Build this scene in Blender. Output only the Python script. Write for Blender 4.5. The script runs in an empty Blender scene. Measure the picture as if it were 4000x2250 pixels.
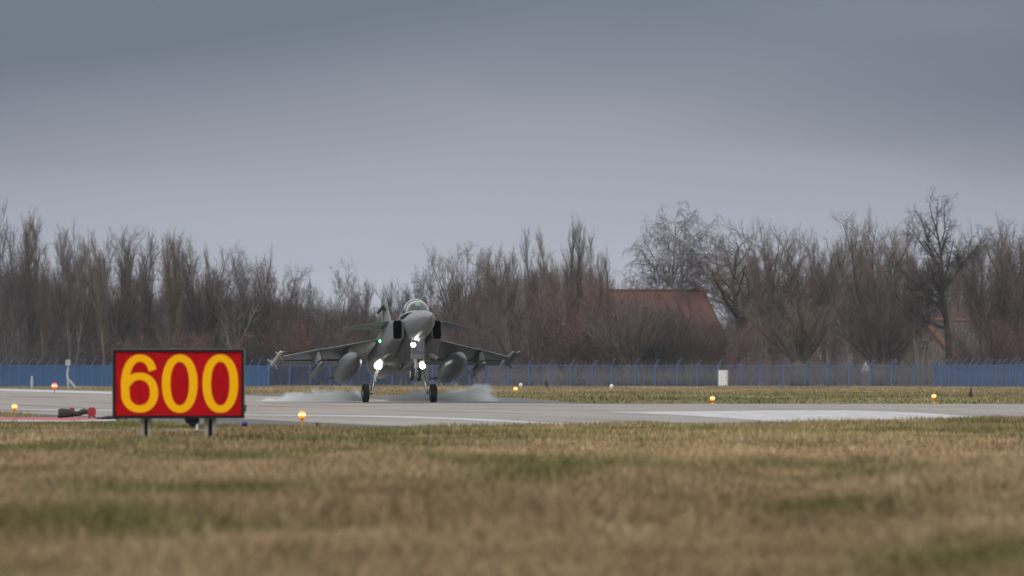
import bpy, bmesh, math, random
import numpy as np
from mathutils import Vector, Matrix
R = math.radians
S = bpy.context.scene
COL = S.collection

# ------------------------------------------------------------------ camera
F, HC, HY = 22400.0, 0.87, 1475.0          # focal length in photo pixels, eye height, horizon row
cam_d = bpy.data.cameras.new('camera'); cam = bpy.data.objects.new('camera', cam_d); COL.objects.link(cam)
cam_d.sensor_width = 36; cam_d.lens = F/4000*36
cam_d.clip_start = 1; cam_d.clip_end = 20000
cam.location = (0, 0, HC); cam.rotation_euler = (R(90)+math.atan(350/F), 0, 0)
cam_d.dof.use_dof = True; cam_d.dof.focus_distance = 190; cam_d.dof.aperture_fstop = 3.3; cam_d.dof.aperture_blades = 9
S.camera = cam

# ------------------------------------------------------------------ sky, sun, exposure
SUN_EL, SUN_AZ = 48, -150                    # light from above, behind the camera's left shoulder
W = bpy.data.worlds.new('World'); S.world = W; W.use_nodes = True
nt = W.node_tree; nt.nodes.clear(); L = nt.links
def N(t, **k):
    n = nt.nodes.new(t)
    for a, b in k.items(): setattr(n, a, b)
    return n
def M(op, a, b=None, c=None):
    n = N('ShaderNodeMath', operation=op)
    for i, v in enumerate((a, b, c)):
        if v is None: continue
        if isinstance(v, (int, float)): n.inputs[i].default_value = v
        else: L.new(v, n.inputs[i])
    return n.outputs[0]
out = N('ShaderNodeOutputWorld'); mix = N('ShaderNodeMixShader'); mix.inputs[0].default_value = 0.88
sky = N('ShaderNodeTexSky', sky_type='NISHITA', sun_disc=False, sun_elevation=R(SUN_EL), sun_rotation=R(SUN_AZ), dust_density=3.0)
b1 = N('ShaderNodeBackground'); b1.inputs[1].default_value = 0.06; L.new(sky.outputs[0], b1.inputs[0])
b2 = N('ShaderNodeBackground'); b2.inputs[1].default_value = 1.0
tc = N('ShaderNodeTexCoord'); sep = N('ShaderNodeSeparateXYZ'); L.new(tc.outputs['Generated'], sep.inputs[0])
az = sep.outputs[0]; el = sep.outputs[2]
# low cloud deck: soft long banks, stretched along the horizon
cv = N('ShaderNodeCombineXYZ'); L.new(M('MULTIPLY', az, 16), cv.inputs[0]); L.new(M('MULTIPLY', sep.outputs[1], 16), cv.inputs[1]); L.new(M('MULTIPLY', el, 75), cv.inputs[2])
nz = N('ShaderNodeTexNoise'); nz.inputs['Scale'].default_value = 1.0; nz.inputs['Detail'].default_value = 3; nz.inputs['Roughness'].default_value = 0.35; nz.inputs['Distortion'].default_value = 0.5
mp = N('ShaderNodeMapping'); mp.inputs['Location'].default_value = (3.1, 0.4, 7.7); L.new(cv.outputs[0], mp.inputs[0]); L.new(mp.outputs[0], nz.inputs['Vector'])
# a thick dark bank top left and another low on the right (gaussians in direction space)
def bank(a0, e0, sa, se, tilt):
    da = M('DIVIDE', M('SUBTRACT', az, a0), sa)
    de = M('DIVIDE', M('SUBTRACT', M('SUBTRACT', el, e0), M('MULTIPLY', M('SUBTRACT', az, a0), tilt)), se)
    return M('EXPONENT', M('MULTIPLY', M('ADD', M('MULTIPLY', da, da), M('MULTIPLY', de, de)), -1.0))
bk = M('ADD', M('MULTIPLY', bank(-0.11, 0.064, 0.10, 0.022, -0.04), 0.011), M('MULTIPLY', bank(0.095, 0.047, 0.07, 0.014, -0.06), 0.009))
bk = M('ADD', bk, M('MULTIPLY', M('MULTIPLY', az, az), 1.1))
bk = M('SUBTRACT', bk, M('MULTIPLY', bank(0.085, 0.066, 0.05, 0.009, 0.0), 0.010))
lvl = M('ADD', M('ADD', el, M('MULTIPLY', M('SUBTRACT', nz.outputs[0], 0.5), 0.011)), bk)
rp = N('ShaderNodeValToRGB'); lvl = M('MAXIMUM', M('MINIMUM', lvl, 0.0715), M('SUBTRACT', el, 0.006)); L.new(M('MULTIPLY', lvl, 4.0), rp.inputs[0])
cr = rp.color_ramp; cr.interpolation = 'B_SPLINE'
stops = [(0.0, (.50, .535, .61)), (0.08, (.48, .515, .595)), (0.17, (.355, .385, .455)), (0.235, (.215, .252, .31)), (0.30, (.130, .163, .215)), (0.34, (.17, .20, .25)), (0.5, (.95, .99, 1.04)), (1.0, (1.75, 1.78, 1.84))]
while len(cr.elements) < len(stops): cr.elements.new(0.5)
for e, (p, c) in zip(cr.elements, stops): e.position = p; e.color = (*c, 1)
L.new(rp.outputs[0], b2.inputs[0]); L.new(b1.outputs[0], mix.inputs[1]); L.new(b2.outputs[0], mix.inputs[2]); L.new(mix.outputs[0], out.inputs[0])
W.cycles.sampling_method = 'MANUAL'; W.cycles.sample_map_resolution = 1024

sd = bpy.data.lights.new('sun', 'SUN'); sd.energy = 1.5; sd.angle = R(25); sd.color = (1, .96, .9)
so = bpy.data.objects.new('sun', sd); COL.objects.link(so)
v = Vector((math.sin(R(SUN_AZ))*math.cos(R(SUN_EL)), math.cos(R(SUN_AZ))*math.cos(R(SUN_EL)), math.sin(R(SUN_EL))))
so.rotation_euler = (-v).to_track_quat('-Z', 'Y').to_euler(); so.location = v*300
S.view_settings.view_transform = 'Standard'; S.view_settings.look = 'None'; S.view_settings.exposure = 0; S.view_settings.gamma = 1
S.cycles.use_denoising = True; S.cycles.max_bounces = 12; S.cycles.diffuse_bounces = 4; S.cycles.glossy_bounces = 3; S.cycles.transmission_bounces = 6; S.cycles.transparent_max_bounces = 24; S.cycles.volume_bounces = 12
S.cycles.caustics_reflective = False; S.cycles.caustics_refractive = False; S.cycles.sample_clamp_indirect = 4

# ------------------------------------------------------------------ helpers
def G(px, py, z=0.0):                        # photo pixel of a point at height z -> where it stands
    Y = F*(HC-z)/(py-HY); return ((px-2000)*Y/F, Y)
def PX(px, Y): return (px-2000)*Y/F
def PZ(py, Y): return HC-(py-HY)*Y/F

def tag(o, label=None, cat=None, group=None, kind=None):
    if label: o['label'] = label
    if cat: o['category'] = cat
    if group: o['group'] = group
    if kind: o['kind'] = kind
    return o
def empty(name, loc=(0,0,0), rz=0.0, label=None, cat=None, group=None):
    o = bpy.data.objects.new(name, None); COL.objects.link(o); o.location = loc; o.rotation_euler = (0,0,rz)
    o.empty_display_size = 0.2
    return tag(o, label, cat, group)
def copy_tree(o, parent=None):
    c = o.copy(); COL.objects.link(c); c.parent = parent
    for ch in list(o.children): copy_tree(ch, c)
    return c

class MB:
    def __init__(s): s.v = []; s.f = []; s.m = []
    def add(s, vs, fs, m=0):
        b = len(s.v); s.v += [tuple(q) for q in vs]
        for f in fs: s.f.append(tuple(b+i for i in f)); s.m.append(m)
    def box(s, c, d, m=0, rot=None, bev=0.0):
        x, y, z = d[0]/2, d[1]/2, d[2]/2
        if bev:
            bm = bmesh.new(); bmesh.ops.create_cube(bm, size=1)
            for q in bm.verts: q.co = (q.co.x*d[0], q.co.y*d[1], q.co.z*d[2])
            bmesh.ops.bevel(bm, geom=list(bm.edges), offset=bev, segments=2, affect='EDGES')
            bm.verts.index_update(); vs = [q.co.copy() for q in bm.verts]; fs = [[q.index for q in f.verts] for f in bm.faces]; bm.free()
        else:
            vs = [Vector((a*x, b*y, e*z)) for a in (-1,1) for b in (-1,1) for e in (-1,1)]
            fs = [(0,1,3,2),(4,6,7,5),(0,4,5,1),(2,3,7,6),(0,2,6,4),(1,5,7,3)]
        if rot is not None: vs = [rot @ q for q in vs]
        s.add([q+Vector(c) for q in vs], fs, m)
    def loft(s, rings, m=0, cap0=True, cap1=True, closed=True):
        n = len(rings[0]); vs = [q for r in rings for q in r]; fs = []
        for i in range(len(rings)-1):
            for j in range(n if closed else n-1):
                k = (j+1) % n; fs.append((i*n+j, i*n+k, (i+1)*n+k, (i+1)*n+j))
        if cap0: fs.append(tuple(range(n-1, -1, -1)))
        if cap1: fs.append(tuple((len(rings)-1)*n+j for j in range(n)))
        s.add(vs, fs, m)
    def tube(s, pts, rs, n=8, m=0, cap=True):
        pts = [Vector(p) for p in pts]; rings = []
        if not hasattr(rs, '__len__'): rs = [rs]*len(pts)
        for i, p in enumerate(pts):
            d = (pts[min(i+1, len(pts)-1)]-pts[max(i-1, 0)]).normalized()
            a = d.orthogonal().normalized() if i == 0 else (a-d*a.dot(d)).normalized()
            b = d.cross(a)
            rings.append([p+(a*math.cos(t)+b*math.sin(t))*rs[i] for t in (2*math.pi*j/n for j in range(n))])
        s.loft(rings, m, cap, cap)
    def lathe(s, prof, c, axis='Z', n=20, m=0):   # prof = [(radius, along)]
        rings = []
        for r, h in prof:
            ring = []
            for j in range(n):
                t = 2*math.pi*j/n; a, b = r*math.cos(t), r*math.sin(t)
                q = {'Z': (a, b, h), 'X': (h, a, b), 'Y': (b, h, a)}[axis]
                ring.append((c[0]+q[0], c[1]+q[1], c[2]+q[2]))
            rings.append(ring)
        s.loft(rings, m)
    def sphere(s, c, r, m=0, n=14, sc=(1,1,1)):
        k = n//2
        rings = [[(c[0]+sc[0]*r*math.sin(a)*math.cos(2*math.pi*j/n), c[1]+sc[1]*r*math.sin(a)*math.sin(2*math.pi*j/n), c[2]+sc[2]*r*math.cos(a)) for j in range(n)] for a in [math.pi*(0.04+0.92*i/k) for i in range(k+1)]]
        s.loft(rings, m)
    def build(s, name, mats, parent=None, smooth=True, loc=None, fix=True):
        me = bpy.data.meshes.new(name); me.from_pydata(s.v, [], s.f)
        for mm in (mats if isinstance(mats, (list, tuple)) else [mats]): me.materials.append(mm)
        me.polygons.foreach_set('material_index', s.m)
        if fix:
            bm = bmesh.new(); bm.from_mesh(me); bmesh.ops.recalc_face_normals(bm, faces=bm.faces); bm.to_mesh(me); bm.free()
        if smooth:
            me.polygons.foreach_set('use_smooth', [True]*len(me.polygons))
            if fix: me.set_sharp_from_angle(angle=R(38))
        me.update()
        o = bpy.data.objects.new(name, me); COL.objects.link(o); o.parent = parent
        if loc: o.location = loc
        return o

# ------------------------------------------------------------------ materials
class Mat:
    def __init__(s, name, col=(.5,.5,.5), rough=.6, metal=0.0, spec=.5):
        s.m = bpy.data.materials.new(name); s.m.use_nodes = True; s.t = s.m.node_tree
        s.b = s.t.nodes['Principled BSDF']; s.b.inputs['Base Color'].default_value = (*col, 1)
        s.b.inputs['Roughness'].default_value = rough; s.b.inputs['Metallic'].default_value = metal
        s.b.inputs['Specular IOR Level'].default_value = spec
    def n(s, t, **k):
        n = s.t.nodes.new(t)
        for a, b in k.items(): setattr(n, a, b)
        return n
    def l(s, a, b): s.t.links.new(a, b)
    def noise(s, scale, vec=(1,1,1), coord='Object', detail=4, rough=.55, loc=(0,0,0)):
        if coord == 'Position': src = s.n('ShaderNodeNewGeometry').outputs['Position']
        else: src = s.n('ShaderNodeTexCoord').outputs[coord]
        mp = s.n('ShaderNodeMapping'); mp.inputs['Scale'].default_value = vec; mp.inputs['Location'].default_value = loc; s.l(src, mp.inputs[0])
        nz = s.n('ShaderNodeTexNoise'); nz.inputs['Scale'].default_value = scale; nz.inputs['Detail'].default_value = detail; nz.inputs['Roughness'].default_value = rough
        s.l(mp.outputs[0], nz.inputs['Vector']); return nz.outputs['Fac']
    def ramp(s, fac, stops):
        r = s.n('ShaderNodeValToRGB'); e = r.color_ramp.elements
        while len(e) < len(stops): e.new(.5)
        for q, (p, c) in zip(e, stops): q.position = p; q.color = (*c, 1)
        s.l(fac, r.inputs[0]); return r.outputs[0]
    def mixc(s, fac, a, b, mode='MIX'):
        x = s.n('ShaderNodeMix', data_type='RGBA', blend_type=mode)
        for sock, val in ((x.inputs[0], fac), (x.inputs[6], a), (x.inputs[7], b)):
            if isinstance(val, (int, float)): sock.default_value = val
            elif isinstance(val, tuple): sock.default_value = (*val, 1)
            else: s.l(val, sock)
        return x.outputs[2]
    def col(s, c): s.l(c, s.b.inputs['Base Color']); return s
    def math(s, op, a, b=0.0):
        x = s.n('ShaderNodeMath', operation=op)
        for i, val in enumerate((a, b)):
            if isinstance(val, (int, float)): x.inputs[i].default_value = val
            else: s.l(val, x.inputs[i])
        return x.outputs[0]
    def bump(s, h, st=.3, d=.02):
        b = s.n('ShaderNodeBump'); b.inputs['Strength'].default_value = st; b.inputs['Distance'].default_value = d
        s.l(h, b.inputs['Height']); s.l(b.outputs[0], s.b.inputs['Normal']); return s
def worn(name, c, rough=.55, k=.25, scale=6, metal=0., coord='Object'):
    m = Mat(name, c, rough, metal); a = tuple(x*(1-k) for x in c); b = tuple(min(1, x*(1+k)) for x in c)
    m.col(m.ramp(m.noise(scale, coord=coord, detail=6, rough=.65), [(.3, a), (.7, b)])); return m.m
def emit(name, c, s, base=(.8,.8,.8)):
    m = Mat(name, base, .3); m.b.inputs['Emission Color'].default_value = (*c, 1); m.b.inputs['Emission Strength'].default_value = s; return m.m

def grass_mat(name, blades, var=1.0):
    m = Mat(name, rough=.85, spec=.15)
    big = m.noise(.20, (1.0,.40,0), 'Position', 4, .55, (3,7,0)); fine = m.noise(.9, (1,.5,0), 'Position', 4, .6)
    mid = m.noise(.5, (.9,.4,0), 'Position', 3, .5, (31,2,0))
    straw = m.ramp(fine, [(.25, (.21,.158,.094)), (.5, (.32,.247,.157)), (.78, (.43,.34,.228))])
    green = m.ramp(fine, [(.3, (.085,.095,.025)), (.7, (.18,.185,.075))])
    f = m.math('ADD', m.math('MULTIPLY', big, .6), m.math('MULTIPLY', mid, .4))
    fac = m.ramp(f, [(.48, (0,0,0)), (.59, (.85,.85,.85))])
    sep_ = m.n('ShaderNodeSeparateXYZ'); m.l(m.n('ShaderNodeNewGeometry').outputs['Position'], sep_.inputs[0])
    yv = m.math('ADD', sep_.outputs[1], m.math('MULTIPLY', m.math('SUBTRACT', mid, .5), 60))        # mown verge strips differ by distance from the runway
    strip_ = m.ramp(m.math('DIVIDE', yv, 600), [(.118, (0,0,0)), (.150, (.34,.34,.34)), (.185, (.25,.25,.25)), (.30, (.5,.5,.5)), (.50, (.42,.42,.42)), (.60, (0,0,0))])
    fac = m.math('MINIMUM', m.math('ADD', fac, strip_), .92)
    c = m.mixc(fac, straw, green)
    c = m.mixc(1.0, c, m.ramp(m.noise(.10, (1,.3,0), 'Position', 3, .5, (11,5,0)), [(.32, (.80,.78,.74)), (.5, (1.04,1.03,1.0)), (.68, (1.36,1.34,1.3))]), 'MULTIPLY')
    if blades:
        ri = m.n('ShaderNodeNewGeometry').outputs['Random Per Island']
        c = m.mixc(1.0, c, m.ramp(ri, [(0, tuple(1-(1-q)*var for q in (.62,.62,.6))), (.6, (1.05,1.03,1.0)), (1, tuple(1+(q-1)*var for q in (1.45,1.38,1.25)))]), 'MULTIPLY')
        m.b.inputs['Transmission Weight'].default_value = 0
    else:
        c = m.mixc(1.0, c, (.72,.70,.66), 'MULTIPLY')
    m.col(c); return m.m
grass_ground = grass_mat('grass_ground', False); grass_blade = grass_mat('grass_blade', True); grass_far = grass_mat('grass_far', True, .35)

def pavement(name, c, streak=.5):
    m = Mat(name, c, .85, 0, .3)
    ca, sa = math.cos(R(11)), math.sin(R(11))
    src = m.n('ShaderNodeNewGeometry').outputs['Position']
    mp = m.n('ShaderNodeMapping', vector_type='POINT'); mp.inputs['Rotation'].default_value = (0, 0, R(-11)); m.l(src, mp.inputs[0])
    def nz(scale, vec, det=4):
        q = m.n('ShaderNodeMapping'); q.inputs['Scale'].default_value = vec; m.l(mp.outputs[0], q.inputs[0])
        z = m.n('ShaderNodeTexNoise'); z.inputs['Scale'].default_value = scale; z.inputs['Detail'].default_value = det; m.l(q.outputs[0], z.inputs['Vector']); return z.outputs[0]
    a = tuple(x*.86 for x in c); b = tuple(x*1.12 for x in c)
    base = m.ramp(nz(.35, (1,.25,1), 6), [(.3, a), (.7, b)])
    rub = m.ramp(nz(.5, (1.2,.05,1), 3), [(.56, (1,1,1)), (.72, (1-streak,)*3)])
    spots = m.ramp(nz(1.5, (1,.3,1), 5), [(.30, (.72,.72,.72)), (.42, (1,1,1))])
    seams = m.n('ShaderNodeTexBrick'); seams.offset = 0; seams.inputs['Color1'].default_value = (1,1,1,1); seams.inputs['Color2'].default_value = (.95,.95,.95,1); seams.inputs['Mortar'].default_value = (.62,.61,.6,1)
    seams.inputs['Scale'].default_value = 1; seams.inputs['Mortar Size'].default_value = .03; seams.inputs['Brick Width'].default_value = 7.5; seams.inputs['Row Height'].default_value = 7.5; m.l(mp.outputs[0], seams.inputs['Vector'])
    cc = m.mixc(1.0, base, rub, 'MULTIPLY'); cc = m.mixc(1.0, cc, spots, 'MULTIPLY'); cc = m.mixc(.8, cc, seams.outputs[0], 'MULTIPLY')
    m.col(cc); m.bump(nz(25, (1,1,1), 3), .3, .005); return m.m
concrete = pavement('concrete', (.262,.240,.222)); asphalt = pavement('asphalt', (.105,.104,.108), .2)
def paint_mat(name, c, wear=.35):
    m = Mat(name, c, .7, 0, .3)
    a = tuple(x*(1-wear) for x in c)
    m.col(m.ramp(m.noise(1.2, (1,.25,1), 'Position', 6, .7), [(.34, a), (.58, c)])); return m.m
white_paint = paint_mat('white_paint', (.46,.46,.48)); red_paint = paint_mat('red_paint', (.42,.10,.12), .3)
blue_metal = worn('blue_paint', (.035,.125,.34), .5); white_metal = worn('white_enamel', (.66,.67,.67), .45, .12)
black_rubber = worn('black_rubber', (.022,.022,.025), .75); dark_cloth = worn('dark_cloth', (.03,.031,.036), .9, .35)
amber_paint = worn('amber_paint', (.62,.30,.01), .45, .15); steel = worn('steel', (.33,.34,.36), .4, .2, 8, .7)
grey_wood = None

# ------------------------------------------------------------------ ground, pavement, markings
def sheet(name, pts, z, mat, kind='structure'):
    me = bpy.data.meshes.new(name); me.from_pydata([(x, y, z) for x, y in pts], [], [tuple(range(len(pts)))])
    bm = bmesh.new(); bm.from_mesh(me)
    for f in bm.faces:
        if f.normal.z < 0: f.normal_flip()
    bmesh.ops.triangulate(bm, faces=bm.faces); bm.to_mesh(me); bm.free()
    me.materials.append(mat); o = bpy.data.objects.new(name, me); COL.objects.link(o); o['kind'] = kind; return o
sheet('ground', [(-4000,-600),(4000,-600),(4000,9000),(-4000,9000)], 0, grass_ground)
NEAR = [(-600,1600),(0,1617),(437,1640),(700,1655),(960,1667),(1500,1673),(2000,1665),(2400,1660),(2800,1657),(3250,1650),(3500,1643),(4000,1632),(4600,1622)]
FAR = [(0,1515),(437,1528),(1000,1541),(1900,1550),(2000,1554),(2100,1561),(2200,1569),(2290,1575),(2600,1577.5),(3200,1577),(4000,1577),(4600,1577)]
far_pts = [(-120,870)]+[G(*p) for p in FAR]+[(70,191)]
near_pts = [G(x, y, .05) for x, y in NEAR]
sheet('runway_shoulder', far_pts+[(70,120)]+near_pts[::-1]+[(-190,870)], .004, asphalt)
conc_far = [(0,1518),(437,1531),(1000,1546),(1500,1562),(1850,1574),(2350,1579),(4000,1579.5),(4600,1580)]
conc_near = [(-600,1598),(0,1613),(437,1632),(1000,1640),(1250,1653),(1600,1668),(2000,1670),(2400,1668),(2800,1665),(3250,1656),(3500,1648),(4000,1636),(4600,1625)]
sheet('runway', [(-122,870)]+[G(*p) for p in conc_far]+[(69,189)]+[(69,118)]+[G(*p) for p in conc_near[::-1]]+[(-186,870)], .008, concrete)
def strip(name, top, bot, z, mat): return sheet(name, [G(*p) for p in top]+[G(*p) for p in bot[::-1]], z, mat)
strip('taxiway_line_marking', [(60,1600),(440,1602.5),(1000,1620.5),(1428,1625.5),(1642,1629.5),(1856,1637),(2100,1650),(2230,1659)],
      [(60,1602),(440,1605.5),(1000,1624),(1428,1630),(1642,1635.5),(1856,1645),(2100,1656.5),(2200,1663)], .012, white_paint)
sheet('threshold_marking', [G(*p) for p in [(2350,1611),(2700,1608),(3053,1604.5),(3306,1604.5),(3558,1612),(3785,1627),(3900,1637),(3600,1650),(3154,1662),(2952,1643),(2700,1626),(2500,1616.5)]], .012, white_paint)
strip('far_edge_line_marking', [(0,1519),(437,1530.5)], [(0,1527),(437,1539)], .012, white_paint)
strip('red_painted_surface', [(-300,1626),(0,1632),(300,1634),(450,1636)], [(-300,1636),(0,1643),(300,1645),(450,1646)], .016, red_paint)
strip('white_painted_surface', [(-300,1637),(0,1644),(300,1646),(450,1640)], [(-300,1644),(0,1652),(300,1651),(455,1648)], .020, white_paint)
strip('concrete_path', [(-400,1685),(850,1682)], [(-400,1691),(850,1687.5)], .02, concrete)

# ------------------------------------------------------------------ grass blades
rs = np.random.default_rng(5)
def vnoise(x, y, seed):
    h = np.random.default_rng(seed).random((64, 64))
    xi, yi = np.floor(x).astype(int), np.floor(y).astype(int); fx, fy = x-xi, y-yi
    fx = fx*fx*(3-2*fx); fy = fy*fy*(3-2*fy); a = lambda i, j: h[i % 64, j % 64]
    return (a(xi,yi)*(1-fx)+a(xi+1,yi)*fx)*(1-fy)+(a(xi,yi+1)*(1-fx)+a(xi+1,yi+1)*fx)*fy
def edge_fn(pix, x):                                  # row of the boundary at a column
    return np.interp(x, [p[0] for p in pix], [p[1] for p in pix])
def scatter(n, y0, y1, k, keep):
    Y = np.sqrt(rs.random(n)*(y1*y1-y0*y0)+y0*y0); X = (rs.random(n)-.5)*k*Y
    px = 2000+X*F/Y; py = HY+F*HC/Y; ok = keep(px, py); return X[ok], Y[ok]
def blade_mesh(name, X, Y, hgt, wid, segs=2, z0=0.0):
    n = len(X); a = rs.random(n)*6.283; lean = (.15+.7*rs.random(n))*hgt; dx, dy = np.cos(a)*lean, np.sin(a)*lean
    b = rs.random(n)*6.283; wx, wy = np.cos(b)*wid/2, np.sin(b)*wid/2
    rows = [(X-wx, Y-wy, 0*X+z0), (X+wx, Y+wy, 0*X+z0)]
    if segs == 2:
        rows += [(X-wx*.7+dx*.35, Y-wy*.7+dy*.35, .6*hgt), (X+wx*.7+dx*.35, Y+wy*.7+dy*.35, .6*hgt)]
    rows += [(X+dx, Y+dy, hgt)]
    V = np.stack([np.stack(r, 1) for r in rows], 1).astype(np.float32); k = V.shape[1]; V = V.reshape(-1, 3)
    tri = np.array([[0,1,3],[0,3,2],[2,3,4]] if segs == 2 else [[0,1,2]])
    T = (np.arange(n)[:,None,None]*k+tri[None]).reshape(-1)
    me = bpy.data.meshes.new(name); me.vertices.add(len(V)); me.vertices.foreach_set('co', V.ravel())
    me.loops.add(len(T)); me.loops.foreach_set('vertex_index', T.astype(np.int32))
    me.polygons.add(len(T)//3); me.polygons.foreach_set('loop_start', np.arange(0, len(T), 3, dtype=np.int32))
    me.update(calc_edges=True); me.materials.append(grass_blade)
    o = bpy.data.objects.new(name, me); COL.objects.link(o); return o
def near_keep(px, py):
    e = edge_fn(NEAR, px)+2
    path = (py > 1684) & (py < 1690) & (px < 855)
    paint = (py > 1629) & (py < 1654) & (px < 460)
    return (py > e) & ~path & ~paint
parts = []
X, Y = scatter(230000, 17, 60, .26, near_keep)
hh = .05+.13*vnoise(X*.9, Y*.45, 3)**1.5*(.5+rs.random(len(X)))
parts.append((X, Y, hh, .010+.010*rs.random(len(X))))
o = blade_mesh('grass', *parts[0]); tag(o, 'dry straw coloured meadow grass with green patches in the foreground', 'grass', kind='stuff')
X, Y = scatter(260000, 60, 150, .24, near_keep)
hh = (.03+.08*vnoise(X*.9, Y*.4, 4)**1.4)*(.5+rs.random(len(X)))
o = blade_mesh('grass', X, Y, hh, .016+.016*rs.random(len(X)), 1); tag(o, 'short mown grass between the foreground meadow and the runway', 'grass', kind='stuff')
def far_keep(px, py):
    return py < edge_fn([(-500,1500)]+FAR, px)-.5
X, Y = scatter(140000, 188, 640, .21, far_keep)
hh = (.04+.10*vnoise(X*.35, Y*.12, 6)**2)*(.5+rs.random(len(X)))
o = blade_mesh('grass', X, Y, hh, .05+.05*rs.random(len(X)), 1); tag(o, 'dry grass beyond the runway in front of the blue fence', 'grass', kind='stuff'); o.data.materials[0] = grass_far

# ------------------------------------------------------------------ the 600 sign
YS = F*HC/(1715-HY)
def sx(px): return PX(px, YS)
def sz(py): return PZ(py, YS)
sign = empty('distance_sign', (sx(697), YS, 0), 0, 'large red sign reading 600 in yellow, standing on two pairs of posts', 'sign')
cx = sx(697)
sign_red = Mat('sign_red', (.40,.004,.010), .6, 0, .08); sign_red.col(sign_red.ramp(sign_red.noise(2.5, detail=5), [(.3, (.40,.0015,.006)), (.7, (.47,.002,.008))])); sign_red.col(sign_red.mixc(.8, sign_red.ramp(sign_red.noise(2.5, detail=5), [(.3, (.38,.0015,.006)), (.7, (.48,.002,.008))]), sign_red.ramp(sign_red.noise(4, (3,1,.5), detail=6, rough=.7), [(.36, (.72,.70,.70)), (.52, (1,1,1))]), 'MULTIPLY')); sign_red = sign_red.m
sign_yellow = Mat('sign_yellow', (.92,.46,.001), .6, 0, .08).m
sign_black = Mat('sign_frame_black', (.012,.012,.017), .6, 0, .12).m; sign_alu = worn('sign_aluminium', (.30,.30,.29), .45, .15, 5, .5)
w2 = (sx(955)-sx(439))/2; zt, zb = sz(1363), sz(1635); zc = (zt+zb)/2; hgt = zt-zb
b = MB(); b.box((0, .09, zc), (2*w2, .18, hgt), bev=.008); b.build('housing', sign_alu, sign)
b = MB(); fw = .040
b.box((0, -.012, zt-fw/2-.006), (2*w2-.012, .024, fw), bev=.004); b.box((0, -.012, zb+fw/2+.006), (2*w2-.012, .024, fw), bev=.004)
for s_ in (-1, 1): b.box((s_*(w2-fw/2-.006), -.0121, zc), (fw, .0238, hgt-2*fw-.012), bev=.004)
b.build('frame', sign_black, sign)
b = MB(); b.box((0, -.003, zc), (2*w2-2*fw, .006, hgt-2*fw)); b.build('panel', sign_red, sign, smooth=False)
def stroke(mb, path, wf, y0, z_off=0):              # thick flat stroke along a centre line (x,z), closed or open
    vs = []; n = len(path)
    for i, (x, z) in enumerate(path):
        a, c = path[max(i-1, 0)], path[min(i+1, n-1)]
        d = Vector((c[0]-a[0], c[1]-a[1])).normalized(); nn = Vector((-d.y, d.x)); w = wf(d)
        yy = y0-.004*i/n
        vs += [(x-nn.x*w/2, yy, z-nn.y*w/2), (x+nn.x*w/2, yy, z+nn.y*w/2)]
    mb.add(vs, [(2*i, 2*i+1, 2*i+3, 2*i+2) for i in range(n-1)])
def X6(px): return sx(px)-cx
wv = lambda d: (33*abs(d.y)+28*abs(d.x))/(abs(d.x)+abs(d.y))*YS/F
def ell(cxp, cyp, rx, ry, a0, a1, n=40, e=2.25):
    pts = []
    for i in range(n+1):
        t = R(a0+(a1-a0)*i/n); c_, s_ = math.cos(t), math.sin(t)
        pts.append((X6(cxp+rx*math.copysign(abs(c_)**(2/e), c_)), sz(cyp-ry*math.copysign(abs(s_)**(2/e), s_))))
    return pts
for c0 in (702.5, 861):
    b = MB(); p = ell(c0, 1498.5, 53, 100, 0, 360, 72, 2.2)
    ring_o = ell(c0, 1498.5, 69.5, 114, 0, 360, 72, 2.2); ring_i = ell(c0, 1498.5, 36.5, 85, 0, 360, 72, 2.15)
    vs = [(x, -.009, z) for x, z in ring_o]+[(x, -.009, z) for x, z in ring_i]; k = len(ring_o)
    b.add(vs, [(i, i+1, k+i+1, k+i) for i in range(k-1)]); b.build('digit', sign_yellow, sign, smooth=False, fix=False)
b = MB()
path = [(X6(px), sz(py)) for px, py in [(594,1448)]]
path += ell(546, 1456, 50, 57, 8, 90, 18, 2.1)[2:]
path += ell(546, 1507, 57, 108, 90, 180, 24, 2.2)[1:]
path += ell(546, 1534, 56.5, 63.5, 188, 360, 40, 2.15)[1:]
path += ell(546, 1534, 56.5, 64, 0, 150, 34, 2.15)[1:]
path[0] = (X6(597), sz(1447))
stroke(b, path, wv, -.009); b.build('digit', sign_yellow, sign, smooth=False, fix=False)
pm = worn('weathered_post', (.25,.225,.18), .8, .45, 9)
for px in (556, 583, 805, 836):
    b = MB(); b.box((sx(px)-cx, .10, (zb)/2), (.055, .07, zb), bev=.006); b.build('post', pm, sign)
for px in (569.5, 820.5):
    b = MB(); b.box((sx(px)-cx, .13, zb/2+.01), (.05, .03, zb-.02)); b.build('post_gap_strip', sign_black, sign)  # black strip filling the gap between each pair of posts
b = MB(); b.box((w2+.012, .06, sz(1595)), (.02, .05, .10), bev=.005); b.build('cable_clip', sign_black, sign)
# dark cloth under the sign
b = MB(); q = []
for t, hw, dep in ((0,.10,.03),(.25,.098,.055),(.5,.085,.06),(.75,.05,.05),(1,.012,.02)):
    z = sz(1632)-t*(sz(1632)-sz(1669)); q.append([(sx(747)+hw*math.cos(a)+.01*math.sin(3*a+4*t)+.02*t, YS+.14+dep*math.sin(a), z) for a in [2*math.pi*i/14 for i in range(14)]])
b.loft(q); tag(b.build('cloth_bag', dark_cloth), 'dark bundled cloth hanging under the red 600 sign', 'cloth')
gx, gy = G(770, 1684); st = MB(); st.tube([(gx, gy, 0), (gx, gy, .42)], [.016,.014], 8); st.sphere((gx, gy, .42), .015)
tag(st.build('marker_stake', white_metal), 'thin pale stake standing in the grass behind the red sign', 'stake')

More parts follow.
